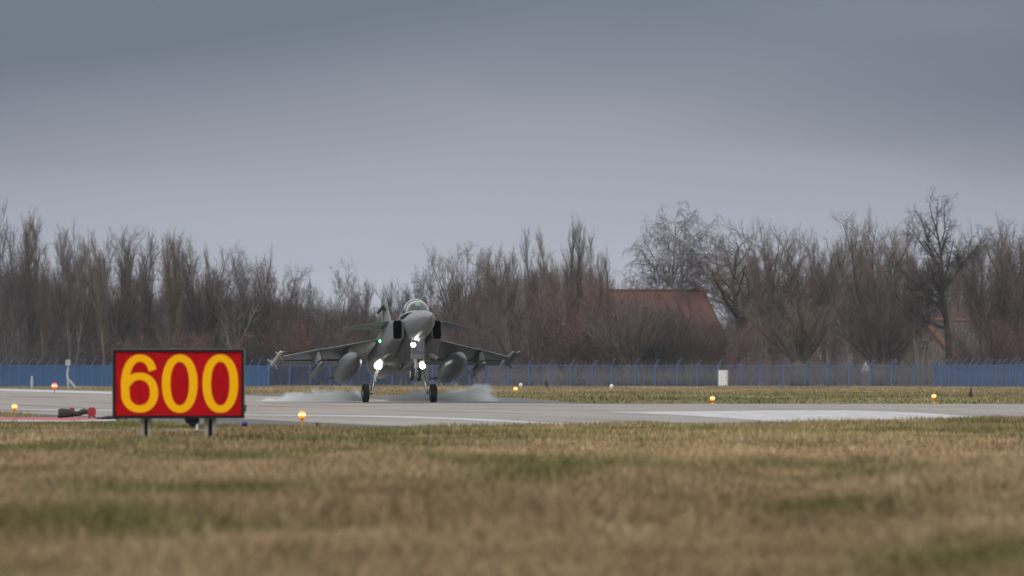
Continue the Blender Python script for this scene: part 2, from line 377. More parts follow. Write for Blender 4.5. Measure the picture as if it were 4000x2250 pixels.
# ------------------------------------------------------------------ airfield lights
amber_glow = emit('amber_glow', (1,.20,.006), 1.6, (.9,.35,.03)); red_glow = emit('red_glow', (1,.035,.012), 6, (.5,.02,.02)); white_glass = worn('white_lamp_glass', (.72,.70,.66), .35, .1)
amber_core = emit('amber_core', (1,.52,.07), 3.6); red_core = emit('red_core', (1,.22,.06), 7)
blue_glass = worn('blue_glass', (.012,.02,.16), .3, .3)
def lamp(px, base, top, glow, label, cat='light', paint=amber_paint, name='runway_light', wide=1.0, cols=None, grp='amber runway edge lights'):
    core = {'amber_glow': amber_core, 'red_glow': red_core}.get(glow.name)
    x, y = G(px, base); hh = PZ(top, y)
    t = empty(name, (x, y, 0), 0, label, cat, grp); r = .056*wide
    p = MB(); p.lathe([(.098,0),(.10,.012),(.06,.03),(.03,.034)], (0,0,0)); p.build('base_plate', paint, t)
    p = MB(); p.lathe([(.022,.034),(.022,hh-2.6*r),(.034,hh-2.4*r),(.05,hh-2.2*r),(.05,hh-2.0*r)], (0,0,0), n=14); p.build('stem', paint if cols is None else cols, t)
    p = MB(); p.lathe([(.045*wide,hh-2.0*r),(r,hh-1.5*r),(r*1.04,hh-.9*r),(r*.85,hh-.35*r),(r*.45,hh-.06*r),(.005,hh)], (0,0,0), n=18); gb = p.build('lamp_globe', glow, t)
    if core: p = MB(); p.lathe([(r*.96,hh-1.35*r),(r*1.07,hh-1.25*r),(r*1.08,hh-.85*r),(r*.95,hh-.7*r)], (0,0,0), n=18); p.build('core_glow_band', core, gb)  # brighter glowing band, added to give the globe a hot centre
    return t
lamp(1180,1668,1607,amber_glow,'glowing amber light on yellow stem just right of the red sign')
lamp(57,1617,1578,amber_glow,'glowing amber light at left edge near the red painted surface', wide=1.05)
lamp(2783,1579,1547,amber_glow,'glowing amber light on far runway edge below the white cabinet', wide=1.3)
lamp(3648,1576,1539,amber_glow,'glowing amber light on far runway edge near the black wedge marker', wide=1.25)
lamp(2014,1543,1511,amber_glow,'glowing amber light in far grass just right of the jet', wide=1.6)
lamp(213,1537,1497,red_glow,'glaring red light at the far runway edge left of the sign', name='runway_light', wide=2.3, paint=steel, grp='red lights')
lamp(2034,1521,1496,white_glass,'unlit white globe light close behind a glowing amber light', name='globe_light', wide=2.3, paint=white_metal, grp='white globe lights in the far grass')
lamp(2389,1524,1501,white_glass,'unlit white globe light alone in the far grass', name='globe_light', wide=2.3, paint=white_metal, grp='white globe lights in the far grass')
lamp(955,1682,1644,blue_glass,'small blue domed light on yellow stem beside the red sign', name='taxiway_light', wide=.85, grp='blue lights')
gx, gy = G(1245, 1668); b = MB()
for k in range(26):
    a = k*2.4; l_ = .05+.05*((k*7) % 5)/5; b.tube([(gx, gy, .0), (gx+math.cos(a)*.03, gy+math.sin(a)*.03, l_*.6), (gx+math.cos(a)*.06, gy+math.sin(a)*.06, l_)], [.006,.009,.001], 4)
tag(b.build('weed_tuft', worn('weed_green', (.035,.06,.03), .8)), 'small dark green weed at the near runway edge', 'weed')

# ------------------------------------------------------------------ arresting gear at left
x0, y0 = G(300, 1636); s1 = y0/F
b = MB(); rings = []
prof = [(-72,3,3),(-70,18,36),(-60,20,39),(-48,20,39),(-36,19,38),(-22,13,33),(-8,9,27),(4,10,27),(14,12,32),(26,11,37),(38,10,36),(41,8,30)]
for i, (dx, hh, top) in enumerate(prof):
    bot = max(0.5, top-2*hh); r = []
    for j in range(16):
        a = 2*math.pi*j/16; zc_ = (top+bot)/2; rz = (top-bot)/2
        r.append((x0+dx*s1+.006*math.sin(5*a+i), y0+.11*math.copysign(abs(math.cos(a))**.6, math.cos(a)), .02+(zc_+rz*math.copysign(abs(math.sin(a))**.7, math.sin(a))+1.2*math.sin(3*a+i*1.7))*s1*.95))
    rings.append(r)
b.loft(rings); tag(b.build('arresting_strap', dark_cloth), 'dark twisted rubber strap bundle lying on the red painted surface', 'strap')
red_box_m = worn('red_casing', (.36,.02,.03), .5, .2)
t = empty('red_lamp_box', (x0+59*s1, y0-.02, .016), 0, 'red ribbed box at the end of the dark strap bundle', 'box')
b = MB(); b.box((0,0,.13), (.165,.16,.19), bev=.025); 
for k in (-1,0,1): b.box((k*.05,-.083,.12), (.018,.012,.14), bev=.004)
b.build('casing', red_box_m, t)
for k in (-1,1):
    b = MB(); b.box((k*.06,0,.018), (.03,.1,.036)); b.build('foot', black_rubber, t)
t = empty('red_cap_box', (x0-22*s1, y0+.24, .016), 0, 'small red box half hidden behind the dark strap bundle', 'box')
b = MB(); b.box((0,0,.12), (.11,.12,.2), bev=.02); b.build('casing', red_box_m, t)
x1, y1 = G(440, 1642); b = MB(); rings = []
for i in range(13):
    u = i/12; dx = (-62+118*u)*y1/F; hh = (.03+.05*math.sin(u*3.1)**2)*(1 if u < .9 else .5)
    rings.append([(x1+dx, y1+.08*math.cos(a), .022+hh*(.5+.5*math.sin(a))+.006*math.sin(3*a+i)) for a in [2*math.pi*j/12 for j in range(12)]])
b.loft(rings); tag(b.build('flat_strap', dark_cloth), 'low dark strap trailing on the pavement behind the red sign', 'strap')

# ------------------------------------------------------------------ far small things by the fence
def at(px, py): x, y = G(px, py); return x, y
# white cabinet
YF = 540.0
yc = 548; xc = PX(2825, yc); cab = empty('electrical_cabinet', (xc, yc, 0), R(-14), 'white metal cabinet standing in front of the blue mesh fence', 'cabinet')
hh = PZ(1447, yc); b = MB(); b.box((0,0,hh/2+.03), (.86,.5,hh-.06), bev=.03); b.box((0,0,hh), (.92,.56,.05), bev=.02); b.build('body', white_metal, cab)
b = MB()
for s_ in (-1,1): b.box((s_*.205, -.258, hh/2+.02), (.39, .012, hh-.2), bev=.004)
b.build('door', white_metal, cab)
for q in ((.82,.06),(.55,.09),(.08,.1)):
    b = MB(); b.box((.3,-.27,hh*q[0]), (q[1],.02,.12)); b.build('vent', black_rubber, cab)
# black markers
def wedge(px, base, top, w, lean, label):
    x, y = G(px, base); hgt_ = PZ(top, y); w = w*y/F; r = []
    for t_, ww in ((0,.75),(.12,.85),(.35,1.0),(.6,.62),(.85,.25),(1,.06)):
        r.append([(x+lean*hgt_*t_*.12+ww*w/2*math.cos(a), y+.05*math.sin(a)*ww, hgt_*t_) for a in [2*math.pi*j/10 for j in range(10)]])
    b = MB(); b.loft(r); tag(b.build('black_marker', black_rubber), label, 'marker')
wedge(3789, 1556, 1505, 13, .8, 'black pointed wedge marker standing in the far grass at right')
x, y = G(2135, 1523); hgt_ = PZ(1483, y); b = MB(); r = []
for t_, ww, ox in ((0,2,4),(.25,3,2.5),(.4,8,.5),(.6,13,-1),(.75,10,-1.5),(.9,4,-1.5),(1,1,-1)):
    r.append([(x+(ox+ww/2*math.cos(a))*y/F, y+.05*math.sin(a), hgt_*t_) for a in [2*math.pi*j/10 for j in range(10)]])
b.loft(r); tag(b.build('black_marker', black_rubber), 'black spindle shaped marker on a thin stem below the mesh fence', 'marker')
mast_m = worn('mast_grey_white', (.36,.38,.40), .6, .2)
# white mast at left
x, y = G(268, 1520); m_ = empty('instrument_mast', (x, y, 0), 0, 'white mast with box head standing in front of the left blue fence', 'mast'); k = y/F
b = MB(); b.box((-2*k,0,PZ(1417,y)), (20*k,.3,24*k), bev=.03); b.build('head', mast_m, m_)
b = MB(); b.tube([(-1*k,0,PZ(1430,y)), (-5*k,0,PZ(1465,y)), (-2*k,0,PZ(1482,y)), (-1*k,0,0)], [4*k,4.5*k,5.5*k,3*k], 10); b.build('pole', mast_m, m_)
b = MB(); b.tube([(-2*k,0,PZ(1482,y)), (14*k,0,PZ(1500,y)), (30*k,0,.0)], [5*k,6*k,4*k], 10); b.build('strut', mast_m, m_)
x, y = G(125, 1519); b = MB(); b.tube([(x,y,0),(x,y,PZ(1478,y)*.7),(x,y,PZ(1468,y))], [.09,.12,.07], 10); tag(b.build('white_marker', mast_m), 'short white post before the blue fence at far left', 'post')

# ------------------------------------------------------------------ blue fence
def fence_alpha(name, op, c=(.035,.10,.25)):
    m = Mat(name, c, .6); tr = m.n('ShaderNodeBsdfTransparent'); mx = m.n('ShaderNodeMixShader')
    f = m.noise(3.0, (1,1,.03), 'Position', 4); m.l(m.ramp(f, [(.3, (op*.8,)*3), (.7, (min(1, op*1.15),)*3)]), mx.inputs[0])
    o_ = m.t.nodes['Material Output']; m.l(tr.outputs[0], mx.inputs[1]); m.l(m.b.outputs[0], mx.inputs[2]); m.l(mx.outputs[0], o_.inputs[0]); return m.m
mesh_blue = fence_alpha('fence_wire_mesh', .36, (.022,.065,.16)); slat_blue = fence_alpha('fence_dense_mesh', .93, (.030,.11,.27)); slat_blue2 = fence_alpha('fence_oblique_mesh', .72, (.025,.09,.22))
def post_mesh(h1, h2):
    b = MB(); b.tube([(0,0,0),(0,0,h1)], [.055,.055], 8); b.tube([(0,0,h1-.02),(.28,-.22,h2-.12),(.44,-.34,h2)], [.05,.045,.04], 6); b.lathe([(.06,h1),(.06,h1+.03),(.02,h1+.05)], (0,0,0), n=8)
    return b
post_proto = None
def fence(label, pts, op, h1=2.05, h2=2.62, braces=()):
    global post_proto
    fr = empty('perimeter_fence', (*pts[0], 0), 0, label, 'fence', 'blue airfield fences'); ox, oy = pts[0]
    b = MB()
    for (xa, ya), (xb, yb) in zip(pts[:-1], pts[1:]):
        d = Vector((xb-xa, yb-ya, 0)).normalized(); nn = Vector((-d.y, d.x, 0))*.006
        vs = [(xa-ox, ya-oy, .03), (xb-ox, yb-oy, .03), (xb-ox, yb-oy, h1-.03), (xa-ox, ya-oy, h1-.03)]
        b.add(vs, [(0,1,2,3)])
    b.build('mesh_panel', op, fr, smooth=False, fix=False)
    b = MB(); b.tube([(x-ox, y-oy, h1-.03) for x, y in pts], .02, 5); b.build('top_rail', blue_metal, fr)
    for i, (x, y) in enumerate(pts):
        if post_proto is None:
            p = post_mesh(h1, h2).build('post', blue_metal, fr); post_proto = p
        else:
            p = post_proto.copy(); COL.objects.link(p); p.parent = fr
        p.location = (x-ox, y-oy, 0)
        rr = random.Random(i*7+len(pts)); p.rotation_euler = (rr.uniform(-.02,.02), rr.uniform(-.025,.025), rr.uniform(-.25,.25)); p.scale = (1, 1, rr.uniform(.97,1.03))
    for bx in braces:
        b = MB(); x, y = pts[bx]
        for s_ in (-1, 1): b.tube([(x-ox, y-oy, 1.0), (x-ox+s_*.62, y-oy, 0)], .045, 6)
        b.build('brace', blue_metal, fr)
    return fr
mid = [1050,1130,1212,1290,1370,1450,1532,1612,1690,1765,1835,1908,1985,2067,2145,2228,2312,2390,2480,2558,2643,2723,2806,2894,2967,3059,3143,3229,3316,3399,3482,3568,3651]
fence('blue mesh fence stretch with spaced angled posts, between the jet and the dense fence', [(PX(p, 556-8*(p-1050)/2600), 556-8*(p-1050)/2600) for p in mid], mesh_blue, braces=(12,))
rt = [3651,3681,3707,3732,3760,3785,3813,3838,3866,3891,3916,3944,3969,3992,4018,4044,4070,4096]
fence('blue fence stretch with closely packed angled posts at far right', [(PX(p, 548-2.0*i), 548-2.0*i) for i, p in enumerate(rt)], slat_blue2)
lf = [1046-36*i for i in range(34)]
fence('dense opaque looking blue fence stretch at left, behind the sign', [(PX(p, 552-.6*i), 552-.6*i) for i, p in enumerate(lf)], slat_blue)

# ------------------------------------------------------------------ houses behind the trees
def tile_mat(name, a, b_):
    m = Mat(name, a, .85); w = m.n('ShaderNodeTexWave', wave_type='BANDS', bands_direction='Z'); w.inputs['Scale'].default_value = 3.2; w.inputs['Distortion'].default_value = .4
    m.l(m.n('ShaderNodeTexCoord').outputs['Object'], w.inputs['Vector'])
    c = m.ramp(m.noise(.9, detail=6, rough=.7), [(.3, a), (.7, b_)]); c = m.mixc(.35, c, m.ramp(w.outputs[0], [(0, (.6,.6,.6)), (.4, (1,1,1))]), 'MULTIPLY'); m.col(c); return m.m
red_tile = tile_mat('red_tile', (.080,.036,.030), (.13,.050,.037)); grey_tile = tile_mat('grey_tile', (.085,.085,.09), (.14,.14,.145)); orange_tile = tile_mat('orange_tile', (.36,.14,.07), (.48,.21,.12))
plaster = worn('plaster', (.36,.33,.29), .85, .15, 2); dark_wood = worn('dark_wood', (.07,.055,.045), .8); win_glass = Mat('window_glass', (.03,.035,.045), .12).m
Yb = 640; kb = Yb/F
barn = empty('barn', (PX(2580,Yb), Yb+6, 0), R(0), 'large barn with red tiled hip roof behind the bare shrubs', 'house')
def bx(px): return (px-2580)*kb
ez, rz_ = PZ(1352,Yb), PZ(1131,Yb)
b = MB(); b.box((bx(2525),0,ez/2), ((2840-2210)*kb-1, 9.0, ez)); b.build('wall', plaster, barn, smooth=False)
b = MB(); e0, e1, r0_, r1_ = bx(2195), bx(2852), bx(2310), bx(2757); D = 5.6
vs = [(e0,-D,ez-.2),(e1,-D,ez-.2),(e1,D,ez-.2),(e0,D,ez-.2),(r0_,0,rz_),(r1_,0,rz_)]
b.add(vs, [(0,1,5,4),(1,2,5),(2,3,4,5),(3,0,4),(0,3,2,1)]); b.tube([(r0_,0,rz_),(r1_,0,rz_)], .16, 8); b.tube([(r1_,0,rz_),(e1,-D,ez-.2)], .13, 6); b.build('roof', red_tile, barn, smooth=False)
for px in (2380, 2500, 2640, 2760):
    b = MB(); b.box((bx(px), -4.53, 2.2), (1.2, .1, 1.3)); w_ = b.build('window', dark_wood, barn, smooth=False); b = MB(); b.box((bx(px), -4.59, 2.2), (1.0,.03,1.1)); b.build('pane', win_glass, w_, smooth=False)
b = MB(); b.box((bx(2570), -4.54, 1.4), (2.4,.12,2.8)); b.build('door', dark_wood, barn, smooth=False)
Yh = 612; kh = Yh/F
house = empty('house', (PX(3712,Yh), Yh, 0), R(53), 'house with grey roof, orange verge and pale gable behind trees at right', 'house')
ez2, rz2 = PZ(1385,Yh), PZ(1252,Yh); gw, gl = 3.6, 10.0
b = MB(); b.box((0,0,ez2/2), (gl-.3, 2*gw-.5, ez2)); b.add([(-gl/2+.15,-gw+.25,ez2-.01),(-gl/2+.15,gw-.25,ez2-.01),(-gl/2+.15,0,rz2-.25),(gl/2-.15,-gw+.25,ez2-.01),(gl/2-.15,gw-.25,ez2-.01),(gl/2-.15,0,rz2-.25)], [(0,1,2),(3,5,4),(0,2,5,3),(1,4,5,2)]); b.build('wall', plaster, house, smooth=False)
b = MB()
for s_ in (-1,1):
    vs = [(-gl/2-.3,0,rz2),(gl/2+.3,0,rz2),(gl/2+.3,s_*(gw+.3),ez2-.35),(-gl/2-.3,s_*(gw+.3),ez2-.35)]
    b.add(vs+[(x,y,z-.18) for x,y,z in vs], [(0,1,2,3),(7,6,5,4),(0,4,5,1),(1,5,6,2),(2,6,7,3),(3,7,4,0)])
rf = b.build('roof', grey_tile, house, smooth=False)
b = MB()
for s_ in (-1,1): b.tube([(-gl/2-.2,0,rz2+.08),(-gl/2-.2,s_*(gw+.3),ez2-.28)], .28, 6)
b.tube([(-gl/2,0,rz2+.05),(gl/2,0,rz2+.05)], .18, 6)
b.build('verge', orange_tile, rf)
for yy, z in ((-1.3,1.9),(1.3,1.9),(0,4.3)):
    b = MB(); b.box((-gl/2+.1,yy,z), (.12,.9,1.1)); w_ = b.build('window', white_metal, house, smooth=False); b = MB(); b.box((-gl/2+.03,yy,z), (.03,.75,.95)); b.build('pane', win_glass, w_, smooth=False)
# small pointed transformer house behind the fence
Yt = 566; kt = Yt/F; tr_ = empty('transformer_hut', (PX(3381,Yt), Yt, 0), R(10), 'small grey hut with steep pointed roof behind the mesh fence', 'hut')
hut_m = worn('hut_metal', (.20,.225,.22), .7, .15); hut_r = worn('hut_roof', (.38,.39,.37), .7, .12)
he, hr = PZ(1452,Yt), PZ(1411,Yt); b = MB(); b.box((0,0,he/2), (.66,.66,he)); b.build('wall', hut_m, tr_, smooth=False)
b = MB(); b.add([(-.42,-.42,he),(.42,-.42,he),(.42,.42,he),(-.42,.42,he),(0,0,hr)], [(0,1,4),(1,2,4),(2,3,4),(3,0,4),(3,2,1,0)]); b.build('roof', hut_r, tr_, smooth=False)

# ------------------------------------------------------------------ trees
def bark(name, a, b_, var=.35):
    m = Mat(name, a, .9, 0, .2); oi = m.n('ShaderNodeObjectInfo').outputs['Random']
    c = m.mixc(oi, a, b_); c = m.mixc(1., c, m.ramp(m.noise(2.0, (1,1,.4), detail=4), [(.3, (1-var,)*3), (.7, (1+var*.6,)*3)]), 'MULTIPLY'); m.col(c); return m.m
bark_dark = bark('bark_dark', (.06,.052,.050), (.095,.08,.074)); bark_grey = bark('bark_grey', (.16,.145,.135), (.24,.225,.21))
twig_purple = bark('twig_purple', (.105,.075,.075), (.15,.102,.10)); twig_brown = bark('twig_brown', (.135,.104,.085), (.18,.138,.108)); twig_dark = bark('twig_dark', (.062,.055,.058), (.095,.08,.082))
twig_olive = bark('twig_olive', (.165,.13,.092), (.20,.155,.105)); twig_red = bark('twig_red', (.135,.075,.068), (.175,.105,.098))
UP = Vector((0,0,1))
def rot_about(d, ang, rng):
    o_ = d.orthogonal().normalized(); o_.rotate(Matrix.Rotation(rng.uniform(0, 6.283), 3, d)); return (d*math.cos(ang)+o_*math.sin(ang)).normalized()
class Grow:
    def __init__(s, seed, P):
        s.rng = random.Random(seed); s.P = P; s.T = MB(); s.C = MB()
    def seg(s, p, d, Ln, r, lev, trop, jit):
        n = (10, 6, 4, 3, 2)[lev]; pts = [p.copy()]; ds = [d.copy()]
        for i in range(n):
            d = d+Vector((s.rng.gauss(0,jit), s.rng.gauss(0,jit), s.rng.gauss(0,jit)))+UP*trop/n; d.normalize()
            p = p+d*(Ln/n); pts.append(p.copy()); ds.append(d.copy())
        return pts, ds
    def add(s, mb, pts, r, lev, tip):
        n = (8, 5, 3, 3, 3)[lev]
        if lev >= 3:
            d = (pts[-1]-pts[0]).normalized(); a = d.orthogonal().normalized()*r; b = d.cross(a)
            q = pts; m_ = len(q)-1; base = len(mb.v); cs = (a, -a*.5+b*.87, -a*.5-b*.87)
            for i in range(m_):
                k = 1-.6*i/m_
                for c in cs: mb.v.append(tuple(q[i]+c*k))
            mb.v.append(tuple(q[-1]))
            for i in range(m_-1):
                for j in range(3): mb.f.append((base+3*i+j, base+3*i+(j+1) % 3, base+3*i+3+(j+1) % 3, base+3*i+3+j)); mb.m.append(0)
            for j in range(3): mb.f.append((base+3*(m_-1)+j, base+3*(m_-1)+(j+1) % 3, base+3*m_)); mb.m.append(0)
            return
        rs_ = [r*(1-(1-tip)*i/(len(pts)-1)) for i in range(len(pts))]
        mb.tube(pts, rs_, n, 0, False)
    def branch(s, p, d, Ln, r, lev):
        P = s.P; pts, ds = s.seg(p, d, Ln, r, lev, P['trop'][lev], P['jit'][lev])
        s.add(s.T if lev < 2 else s.C, pts, r, lev, P['tip'][lev])
        if lev >= P['maxlev']: return
        cnt = max(2, int(Ln*P['dens'][lev]*s.rng.uniform(.8, 1.2))) if lev else P['limbs']
        t0 = P['t0'][lev]
        for i in range(cnt):
            t = t0+(1-t0)*((i+s.rng.random())/cnt); f = t*(len(pts)-1); k = min(int(f), len(pts)-2); q = pts[k].lerp(pts[k+1], f-k)
            ang = R(s.rng.gauss(P['ang'][lev], 9)); nd = rot_about(ds[k+1], ang, s.rng)
            if lev == 0: cl = P['env'](t)*s.rng.uniform(.75, 1.15)
            else: cl = Ln*P['ratio'][lev]*(1.08-.6*t)*s.rng.uniform(.6, 1.2)
            if lev >= 2: cl = min(max(cl, .45), P.get('twmax', 1.6))
            cr_ = max(min(r*(1-(1-P['tip'][lev])*t)*.62, .03*cl+.004), P['rmin'][min(lev+1, 4)])
            s.branch(q, nd, cl, cr_, lev+1)
def tree_proto(seed, P, tm, cm):
    g = Grow(seed, P); H = P['H']; rng = g.rng
    for k in range(P.get('stems', 1)):
        if P.get('stems', 1) > 1:
            a = 6.283*k/P['stems']+rng.uniform(-.4,.4); ti = R(rng.uniform(*P['splay'])); d = Vector((math.sin(ti)*math.cos(a), math.sin(ti)*math.sin(a), math.cos(ti)))
            base = Vector((math.cos(a)*P['foot']*rng.random(), math.sin(a)*P['foot']*rng.random(), P.get('z0', 0)))
            h = H*rng.uniform(.7,1.0)
        else: d = Vector((rng.gauss(0,.03), rng.gauss(0,.03), 1)).normalized(); base = Vector((0,0,-.1)); h = H
        g.branch(base, d, h-P.get('z0', 0), P['r0'], 0)
    if P.get('z0'): g.T.tube([(0,0,-.1),(0.03,0,P['z0']*.5),(0,0,P['z0']),(0,0,P['z0']+.35)], [P['rt']*1.15,P['rt'],P['rt']*1.2,P['rt']*.7], 10)
    tm_ = g.T.build('trunk', tm, None, fix=False); cm_ = g.C.build('crown', cm, None, smooth=False, fix=False)
    for o_ in (tm_, cm_): COL.objects.unlink(o_)
    zs = [q[2] for q in g.C.v]; xs = sorted(abs(q[0]) for q in g.C.v)
    return tm_.data, cm_.data, max(zs), 2*xs[int(len(xs)*.97)]
def PP(**k):
    d = dict(H=16, maxlev=4, limbs=30, trop=(0,.5,.3,.2,.1), jit=(.035,.09,.12,.14,.15), tip=(.12,.25,.35,.4,.4), dens=(0,4.4,7.5,8), t0=(.3,.15,.1,.1), ang=(45,42,40,38), ratio=(0,.42,.5,.7), r0=.24, rmin=(.05,.03,.014,.0085,.0058), env=lambda t: 3*(1-t)+.6); d.update(k); return d
poplar = lambda: PP(limbs=34, stems=2, splay=(1,6), foot=.25, ang=(24,26,28,28), trop=(0,.55,.5,.4,.2), t0=(.22,.15,.1,.1), env=lambda t: 1.3+2.6*math.sin(math.pi*min(1,t*.85+.1))**.8*(1.05-t*.45), r0=.16, dens=(0,3.2,6.0,6.5))
slender = lambda: PP(limbs=22, stems=3, splay=(2,13), foot=.35, ang=(33,34,36,36), trop=(0,.5,.35,.25,.1), t0=(.3,.2,.1,.1), env=lambda t: 1.3+2.9*math.sin(math.pi*min(1,t*.85+.05))**.8*(1.1-.5*t), r0=.15, dens=(0,3.2,6.0,6.5))
roundt = lambda: PP(limbs=15, stems=8, splay=(4,38), foot=.15, z0=2.8, rt=.34, ang=(40,40,42,40), trop=(.25,.35,.2,.1,0), t0=(.14,.18,.1,.1), env=lambda t: 1.0+2.7*math.sin(math.pi*min(1,t*.7+.12))**.8*(1-.35*t), r0=.16, dens=(0,3.0,5.6,6.6), jit=(.07,.12,.15,.16,.17))
birch = lambda: PP(limbs=26, stems=2, splay=(2,7), foot=.15, ang=(44,44,48,40), trop=(0,.3,-.5,-1.3,-1.3), t0=(.2,.2,.1,.1), env=lambda t: 1.6+4.6*math.sin(math.pi*min(1,t*.8+.12))**.6*(1-.35*t), r0=.22, dens=(0,2.8,5.8,7.2), jit=(.05,.1,.14,.14,.12))
oak = lambda: PP(H=20, stems=1, limbs=17, ang=(38,44,46,44), trop=(0,.3,.15,.05,0), t0=(.32,.25,.12,.1), env=lambda t: 2.0+8.8*math.sin(math.pi*min(1,t*.8+.12))**.7*(1-.62*t), r0=.5, dens=(0,2.3,4.6,6.4), jit=(.06,.13,.18,.2,.2), rmin=(.08,.05,.022,.011,.0075))
pollard = lambda: PP(H=11, stems=22, splay=(4,48), foot=.35, z0=2.0, rt=.62, limbs=14, ang=(20,24,26,26), trop=(.25,.4,.3,.2,.1), t0=(.15,.15,.1,.1), env=lambda t: .7+2.1*(1-t), r0=.075, maxlev=3, dens=(0,3.2,4.2,4), rmin=(.03,.016,.009,.008,.007), tip=(.2,.3,.35,.4,.4))
shrub = lambda: PP(H=6.5, stems=24, splay=(2,50), foot=.9, limbs=15, ang=(28,32,34,34), trop=(.3,.4,.3,.2,.1), t0=(.12,.1,.1,.1), env=lambda t: .5+1.7*(1-t*.6), r0=.045, maxlev=3, dens=(0,4.0,4.6,4), rmin=(.02,.012,.009,.008,.007), tip=(.25,.3,.35,.4,.4), jit=(.06,.12,.15,.16,.15))
PROTO = {
 'poplar': [tree_proto(11, poplar(), bark_dark, twig_brown), tree_proto(12, poplar(), bark_dark, twig_purple), tree_proto(13, poplar(), bark_grey, twig_olive)],
 'slender': [tree_proto(21, slender(), bark_dark, twig_purple), tree_proto(22, slender(), bark_grey, twig_brown), tree_proto(23, slender(), bark_dark, twig_dark)],
 'round': [tree_proto(31, roundt(), bark_dark, twig_purple), tree_proto(32, roundt(), bark_dark, twig_brown), tree_proto(33, roundt(), bark_grey, twig_dark)],
 'birch': [tree_proto(41, birch(), bark_grey, twig_dark)],
 'oak': [tree_proto(51, oak(), bark_dark, twig_dark), tree_proto(52, oak(), bark_dark, twig_brown)],
 'pollard': [tree_proto(61, pollard(), bark_dark, twig_brown), tree_proto(62, pollard(), bark_dark, twig_dark)],
 'shrub': [tree_proto(71, shrub(), bark_dark, twig_purple), tree_proto(72, shrub(), bark_dark, twig_dark), tree_proto(73, shrub(), bark_dark, twig_red)],
}
trng = random.Random(99)
NAMES = {'poplar': 'poplar_tree', 'slender': 'alder_tree', 'round': 'bare_tree', 'birch': 'birch_tree', 'oak': 'oak_tree', 'pollard': 'pollard_willow', 'shrub': 'leafless_shrub'}
def tree(kind, var, px, top, wpx, Y, label, group=None):
    tm, cm, H0, W0 = PROTO[kind][var]; k = Y/F
    hz = (1.03 if kind != 'shrub' else 1)*PZ(top, Y)/H0; hw = max(wpx*1.15*k/W0, hz*{'round': .72, 'slender': .62, 'poplar': .55, 'oak': .75, 'birch': .8}.get(kind, .3))
    t = empty(NAMES[kind], (PX(px, Y), Y, 0), trng.uniform(0, 6.28), label, 'shrub' if kind == 'shrub' else 'tree', group or ('leafless shrubs behind the fence' if kind == 'shrub' else 'bare trees behind the fence'))
    t.scale = (hw, hw, hz)
    for nm, me in (('trunk', tm), ('crown', cm)):
        o_ = bpy.data.objects.new(nm, me); COL.objects.link(o_); o_.parent = t
